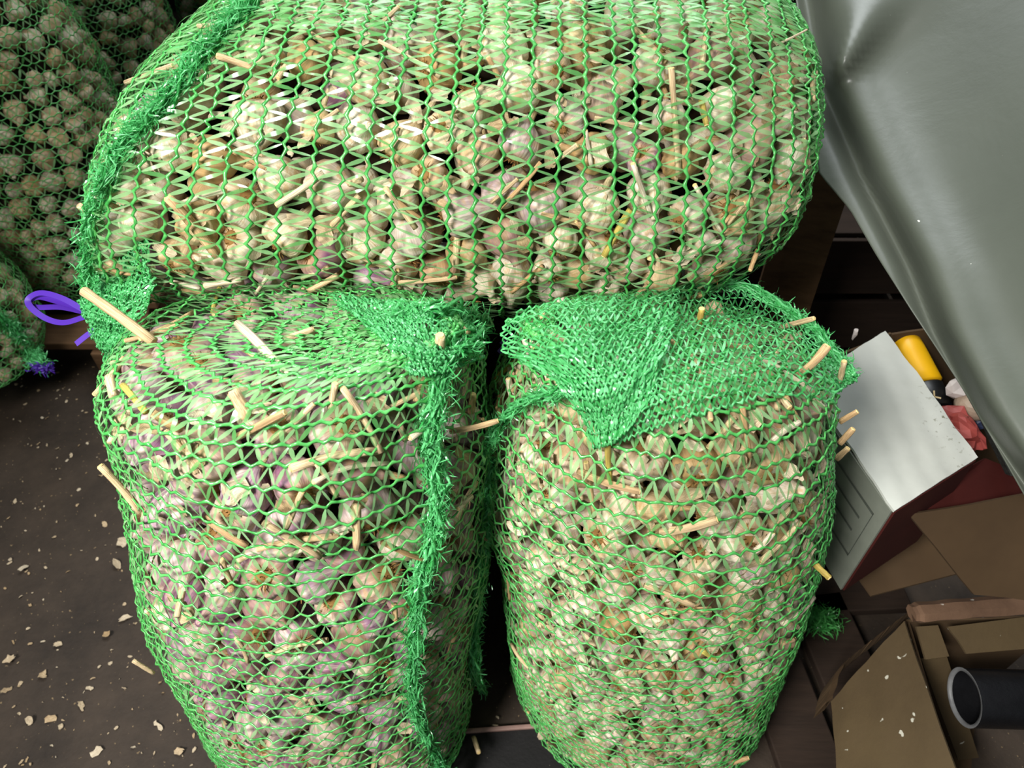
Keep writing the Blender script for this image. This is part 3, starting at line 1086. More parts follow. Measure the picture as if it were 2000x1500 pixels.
ZX = {'left': [200, 430, 660, 960], 'right': [960, 1200, 1420, 1650], 'top': [170, 530, 890, 1240, 1610]}
ZY = {'left': [560, 760, 900, 1060, 1500], 'right': [560, 760, 900, 1060, 1500], 'top': [0, 170, 300, 430, 620]}
YW = {'left': ['on the domed top', 'just below the top', 'at mid height', 'low down'],
      'right': ['on the domed top', 'just below the top', 'at mid height', 'low down'],
      'top': ['along the far side', 'in the upper half', 'in the lower half', 'along the lower edge']}
XW = {'left': ['outer side', 'middle', 'seam side'],
      'right': ['gap side', 'middle', 'outer side'],
      'top': ['left end', 'left of centre', 'right of centre', 'right end']}
NTH = ['leftmost', 'second-from-left', 'third-from-left', 'fourth-from-left', 'fifth-from-left', 'sixth-from-left', 'seventh-from-left', 'eighth-from-left', 'ninth-from-left', 'tenth-from-left', 'eleventh-from-left', 'twelfth-from-left', 'thirteenth-from-left', 'fourteenth-from-left']


def zone(k, x, y):
    xi = min(len(XW[k]) - 1, max(0, int(np.searchsorted(ZX[k], x)) - 1)); yi = min(3, max(0, int(np.searchsorted(ZY[k], y)) - 1))
    return YW[k][yi], XW[k][xi]


def single_out(objs):
    """things whose looks and zone agree are told apart by their order from left to right"""
    by = {}
    for o, x in objs:
        by.setdefault(o['label'], []).append((x, o))
    for lab, l in by.items():
        if len(l) > 1:
            l.sort(key=lambda a: a[0])
            for i, (x, o) in enumerate(l):
                w = 'rightmost' if i == len(l) - 1 else (NTH[i] if i < len(NTH) else None)
                if w: o['label'] = w + ' ' + lab


LABELLED = []
rb = np.random.default_rng(5)
for k, it in indiv:
    C, R, N, fc = it
    tint = tintfor(k, rb)
    rq = round(float(rb.uniform()) * 5) / 5
    var = int(rb.integers(12))
    o = link('garlic_bulb', bulb_mesh(var, tint, rq))
    rot = bulb_rot(rb, N)
    o.matrix_world = Matrix.Translation(Vector(C)) @ rot.to_4x4() @ Matrix.Scale(R, 4)
    x, y, d = proj(C)
    yw, xw = zone(k, x, y)
    look = ('deep purple' if tint > .8 else 'purple-streaked' if tint > .4 else 'faintly violet' if tint > .1 else
            ('tan earthy' if rq in (0.6, 1.0) else 'cream-white'))
    size = 'large' if R > 0.0255 else ('small' if R < 0.0215 else 'medium')
    tag(o, f'{size} {look} bulb {yw} of the {SACKNAME[k]}, {xw}', 'garlic', 'garlic bulbs in the ' + SACKNAME[k])
    LABELLED.append((o, x))
    outward = (rot @ Vector((0, 0, 1))).dot(Vector(N))
    if outward < 0.6:
        st = link('stem', STEM[int(rb.integers(5))], o)
    rt = link('root_tuft', ROOT[int(rb.integers(4))], o)

single_out(LABELLED)

# papery scraps and short loose stalks inside the sacks
for k, s, n, sz in (('left', 71, 160, 0.011), ('right', 72, 650, 0.012), ('top', 73, 300, 0.011)):
    r = np.random.default_rng(s)
    U = r.uniform(0, 1, n * 5); T = r.uniform(0.05, 0.97 if k == 'top' else 0.86, n * 5)
    P = SK[k].S(U, T); N = SK[k].N(U, T)
    f = ((CAMP - P) * N).sum(1) > 0
    P = P[f][:n]; N = N[f][:n]
    P = P - N * r.uniform(0.003, 0.018, (len(P), 1))
    V, Q, UV, Rn = flakes(P, N, sz, s)
    o = link('garlic_skins', npmesh('garlic_skins', V, Q, True, {'rnd': Rn}, UV), None, M['husk'])
    tag(o, 'loose papery garlic skins caught among the bulbs in the ' + SACKNAME[k], 'garlic skin', None, 'stuff')


# ------------------------------------------------------------------ dry stalks
def make_stalk(a, b, r0, r1, mat, label, bend=0.0, sd=0, group=None, name='garlic_stalk'):
    """a = buried end, b = free cut end"""
    r = np.random.default_rng(sd)
    a = Vector(a); b = Vector(b)
    L = (b - a).length
    side = (b - a).cross(Vector((0.3, 0.2, 1))).normalized()
    t = np.linspace(0, 1, 7)
    path = np.array([tuple(a.lerp(b, float(x)) - a + side * (bend * L * math.sin(math.pi * x))) for x in t])
    rad = np.interp(t, [0, 1], [r0, r1]) * r.uniform(0.93, 1.07, 7)
    V, Q, UV = tube_np(path, rad, 10, True, r.uniform(0.75, 1.0))
    me = npmesh(name, V, Q, True, {'rnd': r.uniform()}, UV)
    o = link(name, me, None, mat)
    o.location = a
    tag(o, label, 'stalk', group)
    # pale pithy cut face
    T = Vector(path[-1] - path[-2]).normalized()
    bm = bmesh.new()
    bmesh.ops.create_cone(bm, cap_ends=True, segments=10, radius1=r1 * 0.86, radius2=r1 * 0.7, depth=r1 * 0.3)
    bmesh.ops.transform(bm, matrix=Matrix.Translation(Vector(path[-1]) + T * r1 * 0.12) @ T.to_track_quat('Z', 'Y').to_matrix().to_4x4(), verts=bm.verts[:])
    bm_obj('cut_end', bm, M['cut'], o)
    return o


def ray_near(k, x, y, lift):
    p, n = SK[k].near(x, y)
    toc = (Vector(CAMP) - p).normalized()
    return p + toc * lift


ST = 'straw'; WH = 'straw_white'; YE = 'straw_green'
# sack, base px, tip px, width px, tip lift (m), material, bend, label
STALKS = [
 ('top', (497, 134), (424, 109), 13, .012, ST, .02, 'tan split stalk poking out beside the frayed upper left hem'),
 ('top', (738, 50), (778, 14), 10, .012, ST, 0, 'short tan stalk at the top edge, upper left of the lying sack'),
 ('top', (632, 338), (540, 401), 13, .012, WH, -.03, 'white obliquely cut stalk on the front of the lying sack, left of centre'),
 ('top', (812, 446), (753, 368), 12, .004, ST, .06, 'flat orange-tan stalk slanting beside a dark gap in the lying sack'),
 ('top', (1326, 345), (1311, 134), 15, .008, ST, .01, 'longest upright stalk of the lying sack, right of centre'),
 ('top', (1272, 422), (1236, 320), 11, .010, WH, 0, 'thin white stalk below the longest upright stalk'),
 ('top', (1080, 318), (1127, 284), 13, .006, ST, 0, 'ragged brown stalk end near the middle of the lying sack'),
 ('top', (889, 522), (896, 430), 13, .008, ST, 0, 'upright tan stalk at the lower middle of the lying sack'),
 ('top', (425, 500), (328, 385), 20, .002, ST, .04, 'wide dry leaf-like stalk at the left end of the lying sack'),
 ('top', (1060, 520), (1000, 570), 12, .004, ST, 0, 'short stalk at the lower edge of the lying sack, centre'),
 ('top', (1232, 410), (1180, 500), 15, .002, YE, .03, 'yellowish stalk among bulbs in the lower right of the lying sack'),
 ('top', (1155, 325), (1143, 255), 12, .002, WH, 0, 'pale stub above the ragged brown stalk'),
 ('top', (975, 152), (953, 112), 11, .006, ST, 0, 'dark brown stub in the upper middle of the lying sack'),
 ('top', (860, 150), (740, 80), 9, .006, ST, .05, 'long thin stalk running under the shiny upper net'),
 ('top', (1515, 88), (1576, 58), 5, .008, WH, .05, 'thread-thin pale stalk at the upper right shoulder'),
 ('top', (560, 128), (543, 152), 12, .002, ST, 0, 'dark short stub near the frayed hem'),
 ('top', (702, 382), (648, 440), 12, .002, ST, 0, 'tan stalk below the white cut stalk'),
 ('top', (1480, 488), (1465, 528), 9, .006, ST, 0, 'small stub at the lower right corner of the lying sack'),
 ('top', (472, 545), (400, 558), 13, .012, WH, 0, 'pale stalk sticking out of the shadowed underside, leftmost'),
 ('top', (524, 538), (500, 573), 8, .012, WH, 0, 'white pointed stalk under the lying sack'),
 ('top', (660, 538), (604, 568), 12, .010, ST, 0, 'cut stalk poking down at the underside, left of centre'),
 ('top', (1145, 18), (1115, 2), 10, .008, ST, 0, 'brown stub at the very top edge of the lying sack'),
 ('top', (1370, 195), (1380, 245), 12, .002, YE, 0, 'short greenish stub right of the longest upright stalk'),
 ('top', (610, 250), (660, 215), 8, .002, ST, 0, 'short twig lying under the net, upper left'),
 ('top', (470, 300), (520, 330), 8, .002, ST, .05, 'thin twig by a pale bulb at the left end'),
 ('top', (960, 395), (1010, 350), 9, .002, ST, .05, 'twig between two bulbs in the middle of the lying sack'),
 ('top', (1420, 440), (1455, 395), 9, .002, ST, .0, 'tan twig low at the right end of the lying sack'),
 ('left', (300, 668), (163, 568), 20, .020, ST, .01, 'thick cut stalk reaching out at the upper left corner'),
 ('left', (566, 742), (464, 632), 19, .022, WH, .02, 'long pinkish-white stalk standing out of a bulb on the left sack'),
 ('left', (540, 668), (612, 643), 12, .012, ST, 0, 'short tan stalk on the domed top of the left sack'),
 ('left', (858, 700), (860, 655), 20, .016, ST, 0, 'thick upright stub by the gathered mouth of the left sack'),
 ('left', (222, 775), (213, 735), 17, .018, ST, 0, 'round stub seen end-on at the left shoulder'),
 ('left', (484, 815), (456, 765), 26, .012, ST, 0, 'widest cut stub on the front of the left sack'),
 ('left', (466, 852), (556, 806), 15, .014, ST, 0, 'straight tan stalk pointing right below the widest stub'),
 ('left', (646, 795), (655, 750), 14, .016, ST, 0, 'short upright stub in front of a purple bulb'),
 ('left', (510, 876), (612, 790), 13, .004, ST, .03, 'long slanting stalk behind the straight tan stalk'),
 ('left', (275, 1000), (196, 910), 15, .022, ST, .02, 'round stalk sticking out of the left side at mid height'),
 ('left', (740, 880), (568, 915), 17, .006, ST, .05, 'thick horizontal stalk below the purple bulb'),
 ('left', (760, 905), (612, 942), 11, .006, WH, .09, 'curved white stalk just under the thick horizontal stalk'),
 ('left', (696, 985), (697, 1070), 17, .014, ST, 0, 'brown stalk hanging straight down on the left sack'),
 ('left', (662, 1046), (502, 1072), 14, .006, ST, .03, 'long horizontal stalk at mid height of the left sack'),
 ('left', (515, 1020), (626, 1088), 13, .010, ST, 0, 'stalk crossing down to the right at mid height'),
 ('left', (285, 805), (240, 752), 14, .006, YE, 0, 'yellowish stalk under the net at the left shoulder'),
 ('left', (905, 775), (913, 738), 11, .012, ST, 0, 'slim stub right of the seam, upper one'),
 ('left', (920, 805), (924, 770), 13, .012, ST, 0, 'stub right of the seam, lower one'),
 ('left', (880, 842), (972, 822), 12, .012, ST, .05, 'broken orange-tan stalk reaching across the gap'),
 ('left', (400, 1010), (482, 1066), 13, .004, ST, .04, 'stalk lying inside left of the crossing stalks'),
 ('left', (560, 1030), (590, 960), 14, .002, ST, 0, 'short stalk above the crossing stalks'),
 ('left', (430, 560), (415, 615), 9, .004, YE, .05, 'curled yellow leaf stalk on the top left of the left sack'),
 ('left', (640, 1250), (520, 1280), 11, .004, ST, .05, 'stalk lying level in the lower half of the left sack'),
 ('left', (770, 1180), (772, 1210), 12, .004, ST, 0, 'dull stub beside the seam low on the left sack'),
 ('left', (260, 1290), (300, 1315), 8, .010, ST, 0, 'thin stub at the lower left side'),
 ('right', (968, 742), (1010, 703), 10, .012, YE, -.08, 'bent greenish stalk in the gap between the standing sacks'),
 ('right', (1000, 775), (993, 740), 13, .014, WH, 0, 'pale round stub in the gap between the standing sacks'),
 ('right', (984, 835), (971, 795), 9, .012, ST, 0, 'thin brown stub at the lower end of the gap'),
 ('right', (1255, 652), (1320, 669), 13, .024, ST, 0, 'loose stalk resting on the folded flap'),
 ('right', (1555, 735), (1616, 676), 18, .020, ST, .10, 'curved brown stalk at the right shoulder'),
 ('right', (1638, 750), (1649, 706), 13, .012, ST, 0, 'split stalk standing beside the pointed net tip'),
 ('right', (1640, 824), (1674, 804), 12, .010, ST, 0, 'round-ended stub sticking out right, topmost of three'),
 ('right', (1640, 866), (1666, 838), 13, .010, ST, 0, 'stub sticking out right, middle one of three'),
 ('right', (1634, 896), (1656, 876), 13, .010, ST, 0, 'ragged stub sticking out right, lowest of three'),
 ('right', (1192, 945), (1187, 857), 13, .014, YE, .03, 'yellow stalk standing below the tip of the folded flap'),
 ('right', (1518, 800), (1537, 708), 12, .004, ST, -.04, 'brown stalk running down from the curved stalk'),
 ('right', (1590, 1100), (1620, 1129), 12, .012, YE, 0, 'greenish stalk sticking out at the right side'),
 ('right', (1525, 1257), (1552, 1248), 10, .010, ST, 0, 'small stalk sticking out low on the right side'),
 ('right', (1364, 640), (1371, 603), 15, .012, YE, 0, 'stub on top just below the pale hem'),
 ('right', (1290, 1040), (1400, 1015), 17, .004, ST, .04, 'broad dry stalk across the middle of the right sack'),
 ('right', (1265, 1045), (1312, 985), 8, .008, ST, .1, 'thin bent fibre above the broad dry stalk'),
 ('right', (1130, 920), (1250, 960), 14, .002, ST, .06, 'dull curved stalk below the rolled hem'),
 ('right', (1310, 830), (1345, 720), 10, .002, ST, 0, 'brown stalk under the net on the domed top'),
 ('right', (1390, 1190), (1260, 1205), 11, .002, ST, .04, 'stalk lying level low on the right sack'),
 ('right', (1370, 1270), (1400, 1290), 10, .006, YE, 0, 'small dark green stub low on the right sack'),
 ('right', (1430, 1490), (1462, 1480), 9, .008, ST, 0, 'stub at the bottom edge of the right sack'),
 ('right', (1470, 1080), (1510, 1040), 12, .003, WH, .05, 'white dry stalk at the right side, mid height'),
 ('left', (925, 1440), (935, 1470), 9, .010, ST, 0, 'stub at the bottom beside the dark gap'),
 ('right', (1520, 640), (1590, 622), 10, .006, ST, 0, 'short stub resting across the pale hem'),
]
for i, (k, a, b, w, lift, mt, bend, lab) in enumerate(STALKS):
    A = ray_near(k, a[0], a[1], -0.006); B = ray_near(k, b[0], b[1], lift)
    # keep the free end at a depth like the buried end so it never grows overlong
    dA = proj(tuple(A))[2]; dB = proj(tuple(B))[2]
    pl = math.hypot(a[0] - b[0], a[1] - b[1]) * dA / F
    if abs(dB - dA) > pl * 1.2:
        B = Pd(b[0], b[1], dA - min(lift, pl) if dB < dA else dA - lift)
    rr = w * 0.5 * dA / F
    make_stalk(A, B, rr * 1.08, rr, M[mt], lab, bend, 300 + i)

LOOSE = 0
LB = []
for k, s, n in (('left', 81, 34), ('right', 82, 46), ('top', 83, 34)):
    r = np.random.default_rng(s)
    c = 0
    while c < n:
        u, t = r.uniform(), r.uniform(0.06, 0.9)
        P = SK[k].S(np.array([u]), np.array([t]))[0]; N = SK[k].N(np.array([u]), np.array([t]))[0]
        if (CAMP - P) @ N < 0.05: continue
        px, py, d = proj(P)
        if not (0 < px < 2000 and 0 < py < 1500): continue
        T = np.cross(N, r.normal(0, 1, 3)); T /= np.linalg.norm(T)
        L = r.uniform(0.025, 0.07)
        q = P - N * r.uniform(0.001, 0.008)
        yw, xw = zone(k, px, py)
        wm = r.choice(['straw', 'straw', 'straw_white'])
        ln = 'long' if L > .055 else ('short' if L > .035 else 'tiny')
        o = make_stalk(q - T * L / 2, q + T * L / 2 + N * r.uniform(-.004, .006), 0.0028, r.uniform(0.002, 0.0032), M[wm],
                   f'{ln} {"pale" if wm == "straw_white" else "tan"} stalk {yw} of the {SACKNAME[k]}, {xw}', r.uniform(-.06, .06), 900 + LOOSE, 'loose stalks in the ' + SACKNAME[k])
        LB.append((o, px)); c += 1; LOOSE += 1
single_out(LB)


# ------------------------------------------------------------------ background sacks, left and behind
def bg_sack(key, x, y, z0, h, r, label, seed, kind='bg', sp=0.020, Mn=136, tilt=(0, 0), dark=False):
    tx, ty = tilt
    def c(z): return (x + tx * (z - z0), y + ty * (z - z0))
    prof = [(0.0, .1), (0.01, .6), (0.06, .9), (0.2, 1.02), (0.45, 1.04), (0.68, 0.98), (0.84, .84), (0.93, .6), (0.98, .32), (1.0, .06)]
    sk = Sack([ring_z(z0 + h * a, *c(z0 + h * a), r * b, r * b) for a, b in prof], 0.009, seed)
    SK_BG[key] = sk
    root = empty('net_sack', (x, y, z0), label, 'sack', 'green net sacks standing at the back left')
    cord, tie = sack_net(sk, sp, Mn, 0.0012, 0.0040, seed)
    add_net('net_cords', root, cord, M['cord']); add_net('net_tapes', root, tie, M['tie'])
    items = pack(sk, 0.004, 0.021, 0.027, 6000, -0.2, 60, seed)
    stuff_bulbs('garlic', items, 'bg', 'garlic bulbs packed inside the ' + label.split(' of ')[0], seed)
    co = core_mesh(sk, 'dark_heap_core', 0.74, None)
    tag(co, 'dark shade-coloured core filling the heap inside the ' + label.split(' of ')[0], 'garlic', None, 'stuff')
    return root, sk


SK_BG = {}
bg_sack('A', -1.15, 1.66, 0.14, 0.86, 0.205, 'green net sack nearest the purple ribbon, dusty garlic inside', 91)
bg_sack('B', -1.14, 2.08, 0.14, 0.86, 0.20, 'green net sack just behind the leftmost upright one, cut by the top edge', 92)
bg_sack('C', -1.36, 2.52, 0.14, 0.80, 0.20, 'dim green net sack in the shadow, third in the row at the back left', 93)
bg_sack('E', -1.02, 2.98, 0.14, 0.62, 0.22, 'darkest green net sack at the far back, behind the dark crate', 95)
rD, skD = bg_sack('D', -1.30, 1.30, 0.135, 0.36, 0.165, 'small slumped green net sack cut off by the left edge, bright green hem', 94)

# hem band across the small sack, with the purple edge
d = fuzz([*[skD.near(x_, y_)[0] for x_, y_ in ((-60, 590), (0, 622), (35, 655), (60, 690), (82, 715))]], 0.020, 1900, 0.022, 0.003, 96, 4)
add_net('hem_band', rD, d, M['dense'], 'dense bright green hem')
d = fuzz([skD.near(65, 716)[0], skD.near(82, 720)[0], skD.near(98, 718)[0]], 0.007, 160, 0.02, 0.003, 97, 2)
add_net('purple_thread', rD, d, M['purple'], 'purple thread at the end of the hem')

# purple ribbon loops
def ribbon(name, paths, w, parent_loc, label):
    root = empty(name, parent_loc, label, 'ribbon')
    for pts in paths:
        P = np.array([tuple(Pd(*p)) for p in pts])
        d = catmull(P, np.linspace(0, len(P) - 1, len(P) * 8))
        T = np.gradient(d, axis=0); T /= np.linalg.norm(T, axis=1)[:, None]
        toc = CAMP - d; Wd = np.cross(T, toc + np.array([0, 0, 1.2])); Wd /= np.linalg.norm(Wd, axis=1)[:, None]
        Nn = np.cross(Wd, T)
        th = 0.0003
        V = np.concatenate([d - Wd * w / 2, d + Wd * w / 2, d + Wd * w / 2 - Nn * th, d - Wd * w / 2 - Nn * th])
        n = len(d); i = np.arange(n - 1)
        Q = []
        for a in range(4):
            b = (a + 1) % 4
            Q.append(np.stack([a * n + i, b * n + i, b * n + i + 1, a * n + i + 1], 1))
        me = npmesh('ribbon_loop', V - np.array(parent_loc), np.concatenate(Q), False, {'rnd': random.random()})
        link('ribbon_loop', me, root, M['purple'])
    return root


ribbon('purple_ribbon', [
    [(165, 606, .90), (120, 582, .90), (80, 572, .90), (56, 583, .90), (60, 600, .90), (90, 622, .90), (125, 630, .90), (168, 618, .90)],
    [(168, 610, .905), (120, 600, .905), (70, 600, .905), (56, 590, .905), (75, 580, .905), (110, 588, .905), (165, 604, .905)],
    [(184, 645, .90), (168, 656, .90), (148, 672, .90)]], 0.0072, tuple(Pd(168, 610, .9)),
    'shiny purple ribbon loop tied at the hanging end of the lying sack')
ribbon('purple_ribbon', [
    [(975, 690, .86), (990, 675, .86), (1005, 668, .86)], [(980, 665, .86), (995, 678, .86), (1008, 685, .86)]], 0.008, tuple(Pd(990, 676, .86)),
    'dim purple ribbon scrap in the dark gap between the standing sacks')


# ------------------------------------------------------------------ wooden things at the back
def planks(name, label, cat, specs, mat, part='plank', group=None):
    loc = specs[0][0]
    root = empty(name, loc, label, cat, group)
    for c, s, rz in specs:
        bm = bmesh.new()
        box_bm(bm, Vector(c) - Vector(loc), s, Matrix.Rotation(rz, 3, 'Z'), 0.003)
        bm_obj(part, bm, mat, root)
    return root


# pallet under the back-left sacks
sp = [((-1.55, 1.42 + 0.16 * i, 0.124), (1.20, 0.115, 0.022), 0) for i in range(13)]
sp += [((-1.55 + dx, 2.35, 0.056), (0.09, 2.0, 0.11), 0) for dx in (-0.53, 0, 0.53)]
planks('pallet', 'worn wooden pallet under the back left sacks', 'pallet', sp, M['wood'])
# crate stack which carries the lying sack
def crate(loc, sx, sy, sz, label, mat, nsl=4):
    root = empty('wooden_crate', loc, label, 'crate', None)
    x, y, z = loc
    def part(nm, c, s):
        bm = bmesh.new(); box_bm(bm, Vector(c), s, None, 0.002); bm_obj(nm, bm, mat, root)
    hs = sz / nsl
    for i in range(nsl):
        zc = hs * (i + .5)
        part('slat', (0, -sy / 2 + .006, zc), (sx, .012, hs * .86)); part('slat', (0, sy / 2 - .006, zc), (sx, .012, hs * .86))
        part('slat', (-sx / 2 + .006, 0, zc), (.012, sy - .026, hs * .86)); part('slat', (sx / 2 - .006, 0, zc), (.012, sy - .026, hs * .86))
    for a in (-1, 1):
        for b in (-1, 1):
            part('corner_post', (a * (sx / 2 - .027), b * (sy / 2 - .027), sz / 2), (.028, .028, sz - .004))
    part('bottom_board', (0, 0, .012), (sx - .03, sy - .03, .012))
    part('top_board', (0, 0, sz - .008), (sx - .03, sy - .03, .012))
    return root


crate((-0.05, 0.965, 0.0), 0.72, 0.34, 0.385, 'dark wooden crate on the floor behind the standing sacks', M['wood_dark'])
crate((-0.05, 0.965, 0.386), 0.72, 0.34, 0.378, 'dark wooden crate carrying the lying sack', M['wood_dark'])
# shelf-like dark boxes behind, right and left of the lying sack
crate((0.62, 1.55, 0.0), 0.75, 0.5, 0.50, 'dark crate in the shadow under the grey plastic sheet', M['wood_dark'], 3)
crate((-0.62, 2.45, 0.0), 0.6, 0.5, 0.42, 'dark crate at the back between the net sacks', M['wood_dark'], 3)
# leaning brown board
bm = bmesh.new()
A_, B_, C_, D_ = Pd(1560, 300, 1.16), Pd(1668, 345, 1.16), Pd(1610, 520, 1.26), Pd(1500, 500, 1.26)
C_ = B_ + (C_ - B_) * (B_.z / (B_.z - C_.z)); D_ = A_ + (D_ - A_) * (A_.z / (A_.z - D_.z))
sheet_bm(bm, [A_, B_, C_, D_], 0.018)
o = bm_obj('wooden_board', bm, M['wood'])
tag(o, 'brown wooden board standing in the shadow right of the lying sack', 'board')

# ------------------------------------------------------------------ grey plastic sheet on the right
def tarp():
    rows = 90; cols = 70
    ys = np.linspace(-420, 985, rows)
    edge = np.array([(-420, 1480), (-100, 1540), (150, 1575), (340, 1600), (410, 1660), (500, 1712), (600, 1775), (680, 1828), (780, 1893), (880, 1950), (985, 2010)])
    crease = np.array([(-420, 1500), (0, 1575), (150, 1600), (370, 1697), (520, 1775), (650, 1825), (800, 1905), (985, 2030)])
    V = []; nV = []
    for y in ys:
        xl = np.interp(y, edge[:, 0], edge[:, 1]); xc = np.interp(y, crease[:, 0], crease[:, 1])
        for j in range(cols):
            f = j / (cols - 1)
            x = xl + (2500 - xl) * f ** 1.25
            d = 0.98 - 0.00035 * (x - 1600) - 0.00010 * y
            # folds: the edge tucks back behind a crease; long soft diagonal waves; one pinched fold near the top
            s = x - xc
            d += 0.030 * math.exp(-(s / 26) ** 2) - 0.018 * math.exp(-((s - 55) / 60) ** 2)
            q = (x - 1600) * 0.78 + (y) * 0.62
            d += 0.007 * math.sin(q / 150) + 0.0025 * math.sin((x - 1600) / 90 - y / 260)
            # pinched fold
            ax, ay, bx, by = 1635, 145, 1700, 20
            tx, ty = bx - ax, by - ay; L = math.hypot(tx, ty); tx /= L; ty /= L
            al = (x - ax) * tx + (y - ay) * ty; ac = (x - ax) * ty - (y - ay) * tx
            wdt = 9 + max(0, al) * 0.32
            env = 1 / (1 + math.exp(-(al + 8) / 8)) / (1 + math.exp((al - 230) / 60))
            d -= 0.030 * env * math.exp(-(ac / wdt) ** 2)
            d += 0.010 * env * math.exp(-((ac - wdt * 1.9) / wdt) ** 2)
            V.append(tuple(Pd(x, y, d)))
    V = np.array(V)
    idx = np.arange(rows * cols).reshape(rows, cols)
    Q = np.stack([idx[:-1, :-1], idx[:-1, 1:], idx[1:, 1:], idx[1:, :-1]], -1).reshape(-1, 4)
    me = npmesh('plastic_sheet', V, Q, True)
    o = link('plastic_sheet', me, None, M['tarp'])
    m = o.modifiers.new('solid', 'SOLIDIFY'); m.thickness = 0.0012
    tag(o, 'grey creased plastic sheet hanging down at the right', 'sheet')


tarp()
# dark woven webbing strip just behind the sheet's edge
V = []
pts = [(1868, 668), (1888, 730), (1915, 800), (1945, 870), (1975, 930)]
bm = bmesh.new()
prev = None
for (x, y) in pts:
    p1 = Pd(x, y, 1.05); p2 = Pd(x + 40, y - 6, 1.05)
    cur = (bm.verts.new(p1), bm.verts.new(p2), bm.verts.new(p2 + Vector((0, 0.01, -0.008))), bm.verts.new(p1 + Vector((0, 0.01, -0.008))))
    if prev:
        for a in range(4):
            b = (a + 1) % 4
            bm.faces.new([prev[a], prev[b], cur[b], cur[a]])
    prev = cur
o = bm_obj('webbing_strip', bm, M['woven'])
tag(o, 'dark woven strip behind the edge of the grey sheet', 'strip')

# ------------------------------------------------------------------ boxes on the right
# white box
zt = 0.62
A_, B_, C_, D_ = Pz(1730, 645, zt + .02), Pz(1910, 893, zt), Pz(1748, 997, zt), Pz(1572, 745, zt + .02)
root = empty('white_box', ((A_ + B_ + C_ + D_) / 4 - Vector((0, 0, .3))), 'white cardboard box with a dirty speckled lid, right of the standing sacks', 'box')
sheet('lid', [A_, B_, C_, D_], 0.004, M['whitebox'], root, 14, 0.0022, True)
dn = Vector((0, 0, -0.20))
ins = lambda p: p + ((A_ + B_ + C_ + D_) / 4 - p) * 0.02 - Vector((0, 0, 0.006))
a_, b_, c_, d_ = map(ins, (A_, B_, C_, D_))
for p, q in ((d_, c_), (c_, b_), (b_, a_), (a_, d_)):
    sheet('side_panel', [p, q, q + dn, p + dn], 0.003, M['boxside'] if (p is d_) else M['darkred'], root)
# printed rectangle and lines on the left side panel
u_ = (c_ - d_); nrm = Vector((0, 0, 1)).cross(u_).normalized()
if nrm.y > 0: nrm = -nrm
for (f0, f1, h0, h1) in ((.30, .92, .03, .034), (.30, .92, .13, .134), (.30, .305, .03, .134), (.915, .92, .03, .134), (.35, .85, .06, .064), (.35, .85, .09, .094), (.35, .7, .105, .108)):
    bm = bmesh.new()
    q4 = [d_ + u_ * f0 - Vector((0, 0, h0)), d_ + u_ * f1 - Vector((0, 0, h0)), d_ + u_ * f1 - Vector((0, 0, h1)), d_ + u_ * f0 - Vector((0, 0, h1))]
    vs = [bm.verts.new(p + nrm * 0.005) for p in q4]
    bm.faces.new(vs)
    bm_obj('printed_line', bm, M['print'], root, False, root.location)

# open brown carton behind it
zc = 0.585
P1, P2, P3, P4 = Pz(1600, 705, zc), Pz(1740, 650, zc), Pz(1935, 622, zc), Pz(2160, 900, zc)
P5 = Pz(1790, 1040, zc - .08)
root = empty('open_carton', Pz(1800, 800, 0.30), 'open brown carton full of odds and ends behind the white box', 'box')
dn = Vector((0, 0, -0.26))
for p, q in ((P1, P2), (P2, P3), (P3, P4)):
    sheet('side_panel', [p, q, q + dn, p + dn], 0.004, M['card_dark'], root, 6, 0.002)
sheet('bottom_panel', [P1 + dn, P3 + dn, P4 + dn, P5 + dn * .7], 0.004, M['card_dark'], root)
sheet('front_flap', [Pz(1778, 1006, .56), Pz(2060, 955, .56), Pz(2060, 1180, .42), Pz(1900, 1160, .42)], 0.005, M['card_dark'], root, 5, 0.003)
sheet('inner_lining', [Pz(1752, 992, .56), Pz(1925, 895, .56), Pz(2060, 950, .50), Pz(2060, 1000, .48), Pz(1790, 1020, .52)], 0.003, M['darkred'], root)

# yellow bottle with black cap
def lathe(name, p0, p1, prof, mat, parent=None, seg=20, flat=1.0):
    ax = (p1 - p0); L = ax.length
    path = np.array([tuple(p0 + ax * z) for z, r in prof]); rad = [r for z, r in prof]
    V, Q, UV = tube_np(path, rad, seg, True, flat)
    if parent is not None: V = V - np.array(parent.location)
    me = npmesh(name, V, Q, True, {'rnd': .5}, UV)
    return link(name, me, parent, mat)


b0, b1 = Pz(1762, 655, .56), Pz(1806, 752, .53)
root = empty('yellow_bottle', b0, 'yellow plastic bottle with a black cap lying behind the white box', 'bottle')
lathe('body', b0, b1, [(0, .006), (.02, .022), (.08, .026), (.4, .028), (.8, .030), (.96, .031), (1, .028)], M['yellow'], root, 24, .8)
ax = (b1 - b0).normalized()
c0, c1 = b1, b1 + ax * 0.045
cp = lathe('cap', c0, c1, [(0, .026), (.05, .029), (.9, .028), (1, .024)], M['black'], root, 24, .8)
